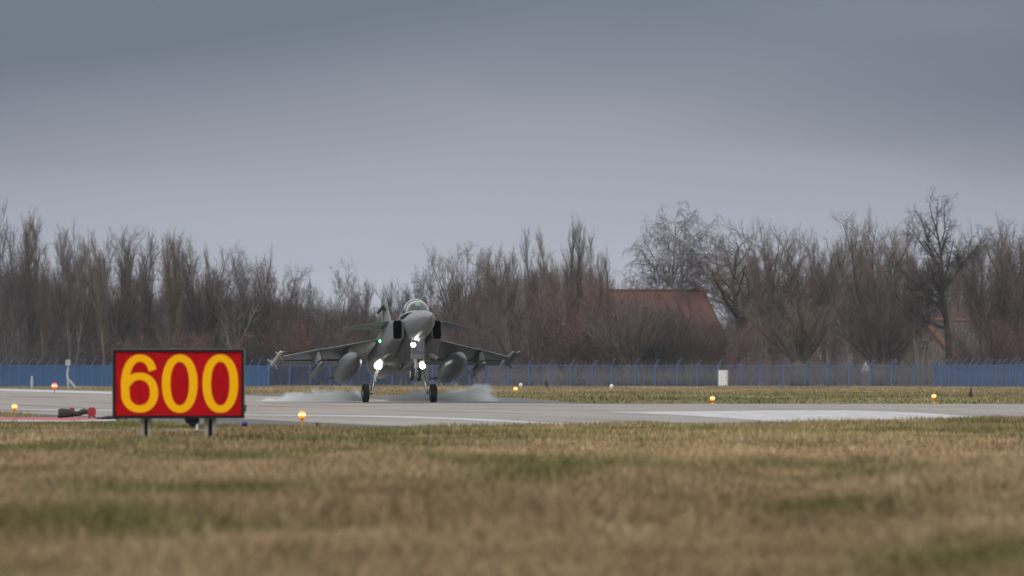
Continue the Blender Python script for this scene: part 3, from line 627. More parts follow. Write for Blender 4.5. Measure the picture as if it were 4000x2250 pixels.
#TREES
TREES = [
 ('slender',2,48,765,105,592,'tallest bare tree at the far left edge, with one straight trunk'),
 ('poplar',0,118,812,85,600,'narrow brown bare tree second from the far left'),
 ('poplar',2,172,848,70,596,'slim olive topped bare tree left of the gap above the white mast'),
 ('slender',1,285,872,105,598,'airy pale bare tree above the sign\'s upper left, with forked top'),
 ('slender',0,362,858,95,603,'spiky topped bare tree above the left corner of the sign'),
 ('poplar',2,408,905,75,594,'short olive tinged bare tree above the sign\'s digit 6 left side'),
 ('round',1,462,880,130,600,'broad topped pale bare tree above the digit 6'),
 ('slender',2,522,895,85,607,'dark bare tree between the digit 6 and first zero'),
 ('poplar',1,570,885,60,596,'thin lone bare tree above the gap between 6 and first zero'),
 ('slender',0,632,950,90,610,'lower bare tree above the middle zero of the sign'),
 ('poplar',0,682,882,85,594,'tall narrow bare tree above the middle zero'),
 ('slender',1,738,903,95,602,'pale bare tree between the middle and last zero'),
 ('round',0,790,928,130,597,'bare tree above the left half of the last zero'),
 ('poplar',2,846,948,75,605,'olive brown bare tree above the right half of the last zero'),
 ('round',2,915,942,135,595,'dark dense bare tree just right of the sign\'s top corner'),
 ('slender',0,975,962,100,602,'purple brown bare tree right of the sign with a dense top'),
 ('round',0,1052,972,150,598,'round topped bare tree above the jet\'s left wing tip'),
 ('round',1,1110,1030,120,606,'smaller bare tree on the falling slope above the left wing'),
 ('slender',0,1195,1078,100,600,'low purple bare tree above the left fuel tank'),
 ('round',2,1320,1003,185,594,'wide grey bare tree standing alone left of the tail fin'),
 ('slender',1,1400,1085,95,600,'low bare tree at the skyline dip left of the tail fin'),
 ('slender',2,1535,1082,110,604,'low dark bare tree right behind the jet\'s tail fin'),
 ('slender',2,1600,1060,95,612,'thin bare tree above the jet\'s cockpit'),
 ('round',2,1668,1000,135,596,'leaning bare tree right above the cockpit'),
 ('round',1,1800,938,140,598,'tall pale bare tree right of the cockpit, highest of its clump'),
 ('slender',0,1886,950,90,604,'tufted bare tree above the jet\'s right canard tip'),
 ('slender',1,1945,955,95,597,'bushy topped bare tree right of the jet\'s nose'),
 ('poplar',0,2010,958,85,605,'brown bare tree above the right wing tip'),
 ('poplar',1,2078,878,60,596,'thin dark spire of a bare tree above the right wing tip'),
 ('poplar',2,2165,880,105,600,'olive bare poplar left of the tallest spire'),
 ('poplar',0,2236,833,90,594,'tallest pointed poplar left of the red barn roof'),
 ('poplar',2,2292,895,80,601,'olive brown poplar leaning on the right of the tallest spire'),
 ('poplar',0,2372,960,62,598,'isolated narrow bare poplar left of the red roof\'s ridge'),
 ('birch',0,2640,805,345,650,'large drooping birch standing behind the red barn roof'),
 ('oak',1,2905,905,340,612,'wide dark bare tree with level limbs right of the red barn'),
 ('round',1,3010,850,250,602,'broad bare tree with fine brown crown right of the barn'),
 ('round',0,3140,845,260,608,'dense round bare tree above the left pollard willow'),
 ('slender',0,3240,862,125,615,'slim bare tree squeezed between two round crowns at right'),
 ('round',2,3320,845,190,604,'pale feathery bare tree left of the tufted brown crown'),
 ('round',1,3408,820,190,598,'tufted pale brown crown left of the big oak'),
 ('slender',0,3495,808,135,606,'upright bare tree directly left of the big oak'),
 ('oak',0,3705,735,520,590,'tallest oak with heavy dark limbs rising over the right house'),
 ('slender',2,3845,822,95,606,'thin dark bare tree right of the tallest oak'),
 ('round',0,3900,835,150,598,'brown upright bare tree near the right edge'),
 ('round',1,3990,865,170,594,'pale feathery bare tree cut by the right edge'),
 ('slender',0,3950,905,120,612,'shorter bare tree behind the two at the right edge'),
 ('pollard',0,3125,1060,330,572,'pollard willow with thick trunk and fan of shoots left of the grey hut'),
 ('pollard',1,3440,1110,300,574,'pollard willow with spreading shoots beside the right house'),
 ('pollard',0,2470,1120,300,580,'fan shaped pollard willow in front of the red barn'),
 ('shrub',0,2060,1105,300,584,'large purple shrub behind the right wing tip'),
 ('shrub',2,2250,1030,330,588,'tall reddish shrub below the pointed poplar'),
 ('shrub',0,2420,1135,320,586,'purple shrub covering the left part of the red barn'),
 ('shrub',1,2610,1160,330,584,'dark shrub hiding the middle of the red barn'),
 ('shrub',2,2740,1185,200,588,'reddish shrub before the right end of the red barn'),
 ('shrub',1,2650,1140,260,592,'tall dark shrub whose twigs veil the middle of the red roof'),
 ('shrub',0,2705,1150,230,590,'purple shrub in front of the right third of the red roof'),
 ('slender',1,3590,985,130,588,'slim pale bare tree standing before the pale gable'),
 ('shrub',2,2790,1215,190,586,'reddish shrub leaning against the sloping right hip of the red roof'),
 ('shrub',0,2520,1125,260,590,'purple shrub reaching the ridge of the red barn'),
 ('shrub',0,3800,1330,200,580,'purple brown shrub before the right house'),
 ('shrub',2,3930,1205,300,582,'reddish shrub at right behind the packed posts'),
 ('shrub',2,660,1270,440,574,'low brown shrub mound just above the sign\'s top edge'),
 ('shrub',1,170,1335,300,572,'low blackish shrub behind the blue fence at far left'),
 ('shrub',0,1830,1130,240,588,'purple shrub behind the jet\'s right canard'),
 ('shrub',2,1200,1190,260,590,'reddish brown shrub above the left fuel tank'),
]
for a in TREES: tree(*a)
r2 = random.Random(4)
def row(n, x0, x1, fn, label, group, kinds, Y0, Y1):      # the crowded second row, nothing tells one from another
    for i in range(n):
        px = x0+(x1-x0)*(i+r2.uniform(.15,.85))/n; kd = r2.choice(kinds)
        tree(kd, r2.randrange(len(PROTO[kd])), px, float(np.interp(px, *zip(*fn)))+r2.uniform(15,85), r2.uniform(100,165)*(1.35 if kd == 'round' else 1), r2.uniform(Y0,Y1), label, group)
row(9, -40, 1450, [(-40,900),(230,930),(600,985),(900,1010),(1100,1070),(1250,1120),(1450,1150)], 'bare grey brown tree in the hazy second row left of the jet', 'second row of bare trees at left', ['slender','round','round'], 618, 670)
row(7, 1500, 2400, [(1500,1130),(1650,1060),(1800,1000),(2050,950),(2250,940),(2400,1050)], 'bare brown tree in the hazy second row between jet and red barn', 'second row of bare trees in the middle', ['slender','slender','poplar','round'], 618, 670)
row(15, 2830, 4060, [(2830,960),(3000,905),(3300,900),(3500,880),(3700,900),(3900,900),(4060,910)], 'bare brown tree in the hazy second row right of the red barn', 'second row of bare trees at right', ['slender','round','round','poplar'], 622, 680)

# thicket that fills the wood between and behind the single trees: far twigs that read as one mass
def thicket(name, label, n, x0, x1, Y0, Y1, topfn, mat, seed, wid=.02):
    q = np.random.default_rng(seed); Y = Y0+(Y1-Y0)*q.random(n); px = x0+(x1-x0)*q.random(n); X = (px-2000)*Y/F
    top = HC+(HY-np.interp(px, *zip(*topfn)))*Y/F
    z = top*(q.random(n)**1.15); ln = 1.0+1.8*q.random(n); a = q.random(n)*6.283; sp = .12+.5*q.random(n)
    dx, dy, dz = np.cos(a)*sp*ln, np.sin(a)*sp*ln, ln*(.75+.25*q.random(n))
    w = wid*(.6+.9*q.random(n)); b_ = q.random(n)*6.283; wx, wy = np.cos(b_)*w, np.sin(b_)*w; c2 = b_+2.1; ux, uy = np.cos(c2)*w, np.sin(c2)*w
    V = np.stack([np.stack((X-wx, Y-wy, z), 1), np.stack((X+wx, Y+wy, z), 1), np.stack((X+ux, Y+uy, z), 1), np.stack((X+dx, Y+dy, z+dz), 1)], 1).reshape(-1, 3).astype(np.float32)
    T = (np.arange(n)[:,None,None]*4+np.array([[0,1,3],[1,2,3],[2,0,3]])[None]).reshape(-1)
    me = bpy.data.meshes.new(name); me.vertices.add(len(V)); me.vertices.foreach_set('co', V.ravel()); me.loops.add(len(T)); me.loops.foreach_set('vertex_index', T.astype(np.int32))
    me.polygons.add(len(T)//3); me.polygons.foreach_set('loop_start', np.arange(0, len(T), 3, dtype=np.int32)); me.update(calc_edges=True); me.materials.append(mat)
    o_ = bpy.data.objects.new(name, me); COL.objects.link(o_); tag(o_, label, 'thicket', kind='stuff')
thicket('thicket', 'dark tangle of bare undergrowth below the trees on the left', 120000, -900, 1550, 596, 650, [(-900,1440),(-500,1300),(-250,1120),(0,1100),(200,1110),(300,1190),(500,1210),(900,1200),(1100,1220),(1300,1250),(1550,1270)], twig_dark, 1)
thicket('thicket', 'purple brown tangle of undergrowth below the trees on the right', 90000, 1500, 4700, 600, 650, [(1500,1260),(1700,1230),(1900,1150),(2100,1090),(2300,1080),(2420,1180),(2800,1330),(2900,1310),(3100,1230),(3300,1200),(3600,1220),(3750,1240),(3900,1240),(4250,1240),(4700,1430)], twig_purple, 2)
thicket('reed_grass', 'pale dry reeds along the foot of the blue mesh fence', 7000, 1850, 4150, 558, 566, [(1850,1480),(2600,1476),(2900,1466),(3300,1462),(3600,1468),(4150,1480)], twig_olive, 3, .014)

# ------------------------------------------------------------------ the jet (u = metres ahead of the main wheels, z = above their axle)
YA = 199.0
jet = empty('fighter_jet', (PX(1561, YA), YA, 0.0), 0, 'grey delta winged fighter jet touching down nose high on the runway, lights on', 'aircraft')
jet.rotation_euler = (R(-8.5), 0, R(8.5))
def P(x, u, z): return (x, -u, z+.33)
def jet_paint(name, c, rough=.42):
    m = Mat(name, c, rough, 0, .3)
    a = m.ramp(m.noise(.8, (1,.35,1), detail=6, rough=.6), [(.3, tuple(x*.84 for x in c)), (.7, tuple(x*1.1 for x in c))])
    br = m.n('ShaderNodeTexBrick'); br.inputs['Color1'].default_value = (1,1,1,1); br.inputs['Color2'].default_value = (.94,.94,.94,1); br.inputs['Mortar'].default_value = (.55,.55,.55,1)
    br.inputs['Scale'].default_value = 1; br.inputs['Mortar Size'].default_value = .016; br.inputs['Brick Width'].default_value = .85; br.inputs['Row Height'].default_value = .62
    mp = m.n('ShaderNodeMapping'); mp.inputs['Rotation'].default_value = (0, R(90), 0); m.l(m.n('ShaderNodeTexCoord').outputs['Object'], mp.inputs[0]); m.l(mp.outputs[0], br.inputs['Vector'])
    st = m.ramp(m.noise(3.5, (2.5,.3,1), detail=5, rough=.7), [(.33, (.68,.67,.66)), (.52, (1,1,1))])
    m.col(m.mixc(.8, m.mixc(.7, a, br.outputs[0], 'MULTIPLY'), st, 'MULTIPLY')); return m.m
grey = jet_paint('jet_grey', (.175,.188,.205)); grey2 = jet_paint('jet_grey_store', (.135,.147,.162))
pale = worn('missile_pale', (.40,.40,.385), .45, .12); dark = worn('jet_black', (.012,.013,.016), .6); gear_white = worn('gear_white', (.42,.43,.43), .4, .2, 12); tyre_m = worn('tyre_rubber', (.014,.014,.015), .8)
chrome = Mat('oleo_chrome', (.7,.7,.7), .2, 1.0).m
duct = Mat('intake_dark', (.006,.006,.007), .8, 0, .1).m
glow_white = emit('landing_lamp_glow', (1,.97,.84), 45); glow_green = emit('green_lamp_glow', (.08,1,.25), 12); hud_green = emit('display_green', (.15,.8,.3), .3, (.05,.2,.08))

def sup(x0, z0, hw, hh, n=28, e=2.4, eb=None):
    r = []
    for j in range(n):
        a = 2*math.pi*j/n; c_, s_ = math.cos(a), math.sin(a); k = (eb if (eb and s_ < 0) else e)
        r.append((x0+hw*math.copysign(abs(c_)**(2/k), c_), z0+hh*math.copysign(abs(s_)**(2/k), s_)))
    return r
def lerp_st(st, u):
    us = [q[0] for q in st]; return [float(np.interp(-u, [-w_ for w_ in us], [q[i] for q in st])) for i in range(1, len(st[0]))]
# main body: (u, half width, bottom, top, exponent)
ST = [(8.46,.02,1.31,1.345,2),(8.40,.045,1.28,1.39,2),(8.2,.11,1.215,1.48,2),(7.85,.195,1.14,1.59,2),(7.4,.28,1.075,1.70,2),(6.9,.35,1.035,1.80,2),(6.4,.41,1.015,1.89,2.05),(5.9,.45,1.01,1.965,2.1),(5.3,.468,1.03,2.03,2.2),(4.6,.46,1.05,2.08,2.2),
      (3.8,.50,1.0,2.14,2.3),(3.0,.58,.92,2.20,2.4),(2.0,.66,.86,2.20,2.5),(1.0,.70,.86,2.14,2.5),(0,.72,.90,2.08,2.5),(-1.2,.74,.98,2.02,2.4),(-2.4,.70,1.04,1.98,2.3),(-3.4,.62,1.16,1.97,2.2),(-4.2,.50,1.24,1.97,2.1),(-4.75,.43,1.28,1.97,2.0)]
def egg(zb_, zt_, hw, n, e, u):                       # lower half fuller in height, rounder than the top
    k = .5 if u < 4 else .58; zc_ = zb_+(zt_-zb_)*k; r = []
    for j in range(n):
        a = 2*math.pi*j/n; c_, s_ = math.cos(a), math.sin(a); ee = e if s_ >= 0 else (1.85 if u > 4 else min(e, 2.1)); hh = (zt_-zc_) if s_ >= 0 else (zc_-zb_)
        r.append((hw*math.copysign(abs(c_)**(2/ee), c_), zc_+hh*math.copysign(abs(s_)**(2/ee), s_)))
    return r
def body_rings(st, n=40): return [[P(x, u, z) for x, z in egg(zb_, zt_, hw, n, e, u)] for u, hw, zb_, zt_, e in st]
b = MB(); b.loft(body_rings(ST), cap1=True); b.build('fuselage', grey, jet)
b = MB(); b.loft([[P(r*math.cos(a), u, 1.63+r*math.sin(a)) for a in [2*math.pi*j/20 for j in range(20)]] for u, r in ((-4.7,.345),(-5.0,.34),(-5.35,.32),(-5.3,.29),(-4.8,.28))], cap0=False); b.build('exhaust_nozzle', steel, jet)
b = MB(); b.tube([P(0,8.40,1.327), P(0,8.75,1.335), P(0,9.15,1.34)], [.034,.02,.008], 8); b.build('pitot_probe', steel, jet)
# air intakes with splitter gap, boxy ducts blending back along the body
IN = [(4.95,.505,.84,1.11,1.79,6),(4.6,.48,.87,1.09,1.81,6),(3.9,.44,.925,1.03,1.85,5),(3.0,.38,.985,.93,1.87,4),(2.0,.3,1.0,.86,1.86,3.0),(1.0,.2,.98,.92,1.84,2.6),(-.2,.2,.95,1.0,1.82,2.5),(-1.4,.2,.9,1.05,1.78,2.4),(-2.6,.2,.8,1.10,1.7,2.3),(-3.4,.2,.66,1.15,1.6,2.3)]
for s_ in (-1, 1):
    b = MB()
    rings = [[P(s_*x, u-(.10 if z > 1.5 else 0)*0, z) for x, z in sup((a+c)/2, (d+e)/2, (c-a)/2, (e-d)/2, 32, k)] for u, a, c, d, e, k in IN]
    b.loft(rings, cap0=False)
    lip = [P(s_*x, 4.96, z) for x, z in sup(.6725, 1.45, .147, .318, 32, 6)]; i2 = [P(s_*x, 4.6, z) for x, z in sup(.6725, 1.45, .138, .308, 32, 6)]; i3 = [P(s_*x, 3.6, z) for x, z in sup(.68, 1.44, .13, .3, 32, 5)]
    b.loft([rings[0], lip], 0, False, False); b.loft([lip, i2, i3], 1, False, True)
    t = b.build('air_intake', [grey, duct], jet)
    b = MB(); b.box(P(s_*.492, 4.75, 1.45), (.022,.7,.56), bev=.008); b.build('splitter_plate', grey, t)
# lifting surfaces
def foil(x, le, te, z, th, vertical=False):
    c = le-te; pts = []
    cs = [0,.012,.05,.14,.3,.5,.72,1.0]; tt = [0,.22,.42,.72,.98,.95,.6,.06]
    for f, q in zip(cs, tt): pts.append((le-f*c, q*th/2))
    low = [(p[0], -p[1]) for p in pts[:0:-1]]
    return [(P(x, u, z+h) if not vertical else P(h, u, z)) for u, h in pts+low]
lamps = []
for s_ in (-1, 1):
    # wing: sweep, small dog tooth, clipped tip, thin section
    b = MB()
    def zw(x): return 1.53-.033*(x-.8)
    secs = [(.55,2.95,-2.65),(.95,2.42,-2.6),(1.6,1.72,-2.55),(2.72,.47,-2.45),(2.74,.60,-2.45),(3.4,-.22,-2.3),(3.95,-.93,-2.2)]
    b.loft([foil(s_*x, le, te+.55, zw(x), .03*(le-te)+.06) for x, le, te in secs])
    w_ = b.build('wing', grey, jet)
    for xa, xb in ((.98,2.3),(2.34,3.85)):
        b = MB(); r = []
        for x in (xa, xb):
            te = float(np.interp(x, [q[0] for q in secs], [q[2] for q in secs])); le = te+.55
            r.append([P(s_*x, u, z) for u, z in ((le,zw(x)+.05),(le,zw(x)-.05),(le-.3,zw(x)-.075),(le-.57,zw(x)-.125),(le-.57,zw(x)-.11),(le-.3,zw(x)-.01))])
        b.loft(r); b.build('elevon', grey, w_)
    # canard
    b = MB(); b.loft([foil(s_*x, le, te, z, .05*(le-te)**.8+.012) for x, le, te, z in ((.86,4.30,2.35,1.86),(1.1,4.08,2.30,1.865),(1.7,3.22,2.22,1.885),(2.15,2.58,2.14,1.90),(2.22,2.40,2.12,1.90))])
    b.build('canard', grey, jet)
    # drop tank and pylon
    b = MB(); L0 = [(2.6,.01),(2.5,.10),(2.3,.20),(1.9,.30),(1.3,.36),(.5,.378),(-.6,.365),(-1.4,.30),(-2.0,.19),(-2.5,.06),(-2.6,.01)]
    b.loft([[P(s_*1.83+r*math.cos(a), u, .86+r*math.sin(a)) for a in [2*math.pi*j/24 for j in range(24)]] for u, r in L0]); tk = b.build('drop_tank', grey2, jet)
    b = MB(); b.loft([[P(s_*1.83+x, u+du, z) for x, u in ((0,1.5),(.055,1.2),(.06,0),(.0,-1.6),(-.06,0),(-.055,1.2))] for z, du in ((1.12,0),(1.30,-.1),(1.5,-.35))]); b.build('pylon', grey2, tk)
    b = MB(); 
    for a in (0, 180): 
        c_ = math.cos(R(a)); b.add([P(s_*1.83+c_*.12,-1.8,.86),P(s_*1.83+c_*.12,-2.4,.86),P(s_*1.83+c_*.44,-2.45,.84),P(s_*1.83+c_*.44,-2.2,.84)]+[P(s_*1.83+c_*.12,-1.8,.88),P(s_*1.83+c_*.12,-2.4,.88),P(s_*1.83+c_*.44,-2.45,.855),P(s_*1.83+c_*.44,-2.2,.855)], [(0,1,2,3),(7,6,5,4),(0,4,5,1),(1,5,6,2),(2,6,7,3),(3,7,4,0)])
    b.build('tail_fin', dark, tk)
    # outer pylon with missile
    xo = 2.83; b = MB(); b.loft([[P(s_*xo+x, u+du, z) for x, u in ((0,.85),(.075,.6),(.08,-.4),(.0,-1.5),(-.08,-.4),(-.075,.6))] for z, du in ((1.02,.15),(1.18,.05),(1.46,-.5))]); py_ = b.build('pylon', grey2, jet)
    b = MB(); b.box(P(s_*xo, -.3, 1.02), (.11,2.2,.10), bev=.02); b.build('launch_rail', dark, py_)
    def missile(x, u0, z, Ln, r, roll, mat, name='missile'):
        b = MB(); b.loft([[P(x+rr*math.cos(a), u, z+rr*math.sin(a)) for a in [2*math.pi*j/14 for j in range(14)]] for u, rr in ((u0,.01),(u0-.03,r*.6),(u0-.1,r*.9),(u0-.25,r),(u0-Ln,r),(u0-Ln-.02,r*.7))]); m_ = b.build(name, mat, jet)
        b = MB()
        for k in range(4):
            a = roll+k*math.pi/2; c_, q = math.cos(a), math.sin(a)
            for ua, ub, e in ((u0-.55,u0-.8,.10),(u0-Ln+.45,u0-Ln,.17)):
                tx, tz = -q*.006, c_*.006
                v4 = [(r*.8,ua),(r*.8,ub),(r+e,ub-.02),(r+e,ub+.13)]
                b.add([P(x+h*c_+tx,u,z+h*q+tz) for h, u in v4]+[P(x+h*c_-tx,u,z+h*q-tz) for h, u in v4], [(0,1,2,3),(7,6,5,4),(0,4,5,1),(1,5,6,2),(2,6,7,3),(3,7,4,0)])
        b.build('fin', mat, m_); return m_
    missile(s_*xo, 1.15, .88, 3.0, .085, math.pi/4, grey2)
    # wing tip rail and missile
    b = MB(); b.loft([[P(s_*(4.02)+x, u, 1.40+z) for x, z in sup(0, 0, hw, hh, 12, 3)] for u, hw, hh in ((.35,.02,.02),(.1,.055,.06),(-.8,.065,.075),(-2.4,.06,.07),(-2.7,.02,.02))]); b.build('wingtip_rail', grey2, jet)
    missile(s_*4.16, .55, 1.36, 2.9, .068, math.pi/4, pale if s_ < 0 else grey2)
    # main gear
    g_ = empty('main_gear', P(0,0,0)); g_.parent = jet; g_.location = (0,0,0)
    def strut(name, pts, rs, mat, n=10):
        b = MB(); b.tube([P(*q) for q in pts], rs, n); return b.build(name, mat, g_)
    strut('leg', [(s_*.62,.15,1.05),(s_*.80,.06,.72),(s_*.88,.03,.42)], [.085,.08,.07], gear_white)
    strut('piston', [(s_*.88,.03,.44),(s_*.95,.0,.10)], [.048,.045], chrome)
    strut('trailing_arm', [(s_*.86,-.1,.40),(s_*.955,-.16,.22),(s_*.97,-.02,.02)], [.03,.034,.04], gear_white, 8)
    strut('axle', [(s_*.93,0,.02),(s_*1.24,0,0)], [.055,.045], steel)
    strut('drag_brace', [(s_*.8,.0,.7),(s_*.62,-.75,1.05)], [.035,.03], gear_white, 8)
    b = MB(); c0 = P(s_*1.185,0,0); hw = .112
    b.lathe([(.20,-hw*.8),(.27,-hw),(.305,-hw*.88),(.326,-hw*.5),(.33,0),(.326,hw*.5),(.305,hw*.88),(.27,hw),(.20,hw*.8)], c0, 'X', 28); wl = b.build('wheel', tyre_m, g_)
    b = MB(); b.lathe([(.03,-hw*.95),(.08,-hw*.9),(.1,-hw*.6),(.19,-hw*.75),(.205,-hw*.86),(.205,hw*.86),(.19,hw*.75),(.1,hw*.6),(.08,hw*.9),(.03,hw*.95)], c0, 'X', 24); b.build('rim', gear_white, wl)
    b = MB(); b.lathe([(.03,.15),(.09,.08),(.11,.01),(.11,.0)], P(s_*.775,.33,.91), 'Y', 16); ho = b.build('landing_lamp', gear_white, g_)
    b = MB(); b.sphere(P(s_*.775,.35,.91), .125 if s_ < 0 else .09, sc=(1,.5,1)); b.build('lens', glow_white, ho)
    # gear door
    b = MB(); b.loft([[P(s_*x, u, z) for u in (.0,)] for x, z in ((0,0),)] and [[P(s_*(x+ox), u, z+oz) for x, z in ((.93,.76),(.97,.78),(.50,1.10),(.46,1.08))] for u, ox, oz in ((3.1,-.02,.02),(2.7,.0,-.02))]); b.build('gear_door', gear_white, jet)
# fin, rudder, sensor pod on the fin
b = MB(); FS = [(1.95,-.3,-4.35,.20),(2.3,-1.05,-4.4,.17),(2.9,-1.95,-4.45,.14),(3.55,-2.8,-4.52,.11),(4.02,-3.3,-4.55,.08),(4.13,-3.5,-4.5,.05)]
b.loft([foil(0, le, te+.75, z, th, True) for z, le, te, th in FS]); fin = b.build('tail_fin', grey, jet)
b = MB(); b.loft([[P(x, u, z) for x, u in ((.045*k_,te+.745),(-.045*k_,te+.745),(-.006,te),(.006,te))] for z, te, k_ in ((2.15,-4.35,1.2),(2.9,-4.45,1),(3.6,-4.52,.8),(4.0,-4.55,.55))]); b.build('rudder', grey, fin)
b = MB(); b.loft([[P(-.16+.8*r*math.cos(a), u, 3.50+.55*r*math.sin(a)) for a in [2*math.pi*j/14 for j in range(14)]] for u, r in ((-2.5,.01),(-2.6,.04),(-2.85,.075),(-3.4,.085),(-4.2,.07),(-4.4,.02))]); b.build('sensor_pod', dark, fin)
b = MB()
for s_ in (-1, 1):                                   # slanted dark fin marking
    b.add([P(s_*.082,-2.78,3.42),P(s_*.082,-3.0,3.36),P(s_*.078,-4.0,3.62),P(s_*.078,-4.05,3.78)], [(0,1,2,3)])
b.build('fin_marking', dark, fin, smooth=False)
# dorsal spine behind the canopy
b = MB(); b.loft([[P(x, u, z) for x, z in sup(0, 2.05, hw, h_, 20, 2.2)] for u, hw, h_ in ((3.9,.40,.43),(3.2,.40,.40),(2.0,.34,.32),(.5,.25,.22),(-1.0,.17,.12),(-2.5,.1,.05))]); b.build('dorsal_spine', grey, jet)
# canopy: bubble glass over a dark cockpit with a pale frame hoop
gl = Mat('canopy_glass', (.75,.8,.82), .05, 0, .6)
tr = gl.n('ShaderNodeBsdfTransparent'); tr.inputs[0].default_value = (.80,.84,.86,1); gs = gl.n('ShaderNodeBsdfGlossy'); gs.inputs[1].default_value = .12; gs.inputs[0].default_value = (.95,.95,1,1)
fr_ = gl.n('ShaderNodeFresnel'); fr_.inputs[0].default_value = 1.5; mx = gl.n('ShaderNodeMixShader'); gl.l(gl.math('ADD', gl.math('MULTIPLY', fr_.outputs[0], .8), .03), mx.inputs[0]); gl.l(tr.outputs[0], mx.inputs[1]); gl.l(gs.outputs[0], mx.inputs[2]); gl.l(mx.outputs[0], gl.t.nodes['Material Output'].inputs[0])
CS = [(5.78,.12,1.94,.05),(5.65,.24,1.95,.16),(5.4,.35,1.96,.32),(5.1,.41,1.97,.47),(4.75,.44,1.98,.57),(4.4,.455,2.0,.575),(4.0,.44,2.02,.53),(3.7,.41,2.04,.45)]
def can_ring(u, hw, zb_, h_, k=1.0, n=20): return [P(k*hw*math.copysign(abs(math.cos(a))**.9, math.cos(a)), u, zb_+k*h_*abs(math.sin(a))**.95) for a in [math.pi*j/n for j in range(n+1)]]
b = MB(); b.loft([can_ring(*q) for q in CS], closed=False, cap0=False, cap1=False); cano = b.build('canopy', gl.m, jet)
b = MB()
for u, wd in ((5.22,.05),(3.72,.10)):
    q = lerp_st(CS, u); r0_ = can_ring(u+wd, *lerp_st(CS, u+wd), 1.012); r1_ = can_ring(u-wd, *lerp_st(CS, u-wd), 1.02); r2_ = can_ring(u-wd, *lerp_st(CS, u-wd), .95); r3 = can_ring(u+wd, *lerp_st(CS, u+wd), .95)
    b.loft([r0_, r1_, r2_, r3, r0_], closed=False, cap0=False, cap1=False)
for s_ in (-1, 1): b.tube([P(s_*hw*1.01, u, zb_+.01) for u, hw, zb_, h_ in CS], .03, 6)
b.build('canopy_frame', pale, cano)
b = MB(); b.box(P(0,4.4,2.05), (.70,1.3,.1), bev=.03); b.box(P(0,5.1,2.08), (.42,.3,.22), bev=.08); b.build('cockpit_coaming', worn('coaming_grey', (.05,.052,.056), .8), jet)
b = MB(); b.box(P(0,4.02,2.22), (.40,.22,.5), bev=.05); b.box(P(0,4.0,2.44), (.30,.2,.14), bev=.05); b.build('ejection_seat', worn('seat_grey', (.10,.10,.10), .8), jet)
b = MB(); b.box(P(0.02,5.02,2.33), (.17,.012,.15), rot=Matrix.Rotation(R(-30), 3, 'X')); hd = b.build('head_up_display', hud_green, jet)
# nose gear with twin wheels, tall front door and taxi lamp
ng = empty('nose_gear', (0,0,0)); ng.parent = jet
b = MB(); b.tube([P(0,4.35,1.0), P(0,4.32,.45)], [.075,.065], 10); b.build('leg', gear_white, ng)
b = MB(); b.tube([P(0,4.32,.47), P(0,4.28,.05)], [.042,.042], 10); b.tube([P(-.17,4.25,.03), P(.17,4.25,.03)], .035, 8); b.build('piston', chrome, ng)
for s_ in (-1, 1):
    b = MB(); c0 = P(s_*.125,4.25,.03); hw = .06
    b.lathe([(.13,-hw*.8),(.20,-hw),(.238,-hw*.6),(.245,0),(.238,hw*.6),(.20,hw),(.13,hw*.8)], c0, 'X', 22); wl = b.build('wheel', tyre_m, ng)
    b = MB(); b.lathe([(.02,-hw*.9),(.13,-hw*.82),(.13,hw*.82),(.02,hw*.9)], c0, 'X', 18); b.build('rim', gear_white, wl)
b = MB(); b.tube([P(0,4.33,.5), P(.0,4.75,.95)], .03, 6); b.tube([P(.05,4.36,.42), P(.05,4.46,.25), P(.03,4.33,.1)], .018, 6); b.build('drag_brace', gear_white, ng)
b = MB(); b.loft([[P(x, u, z) for x in (-.235,.235) for u in ((u0+.02, u0-.02) if x < 0 else (u0-.02, u0+.02))] for z, u0 in ((1.12,5.05),(.8,4.98),(.46,4.88))]); b.build('gear_door', grey, jet)
b = MB(); b.lathe([(.02,.12),(.08,.07),(.085,.01),(.085,0)], P(-.17,5.14,.90), 'Y', 16); ho = b.build('taxi_lamp', gear_white, jet)
b = MB(); b.sphere(P(-.17,5.16,.90), .075, sc=(1,.55,1)); b.build('lens', glow_white, ho)
b = MB(); b.sphere(P(-.985,2.75,1.40), .05); b.build('navigation_lamp', glow_green, jet)
b = MB(); b.loft([[P(r*math.cos(a), u, z+r*.7*math.sin(a)) for a in [2*math.pi*j/12 for j in range(12)]] for u, z, r in ((6.45,1.01,.02),(6.35,1.01,.07),(6.0,1.0,.09),(5.5,1.0,.05))]); b.build('chin_highlight', pale, jet)  # pale blister that paints the taxi lamp's highlight onto the chin
b = MB(); b.box(P(0,.6,.84), (.10,.9,.12), bev=.03); b.build('belly_antenna', dark, jet)

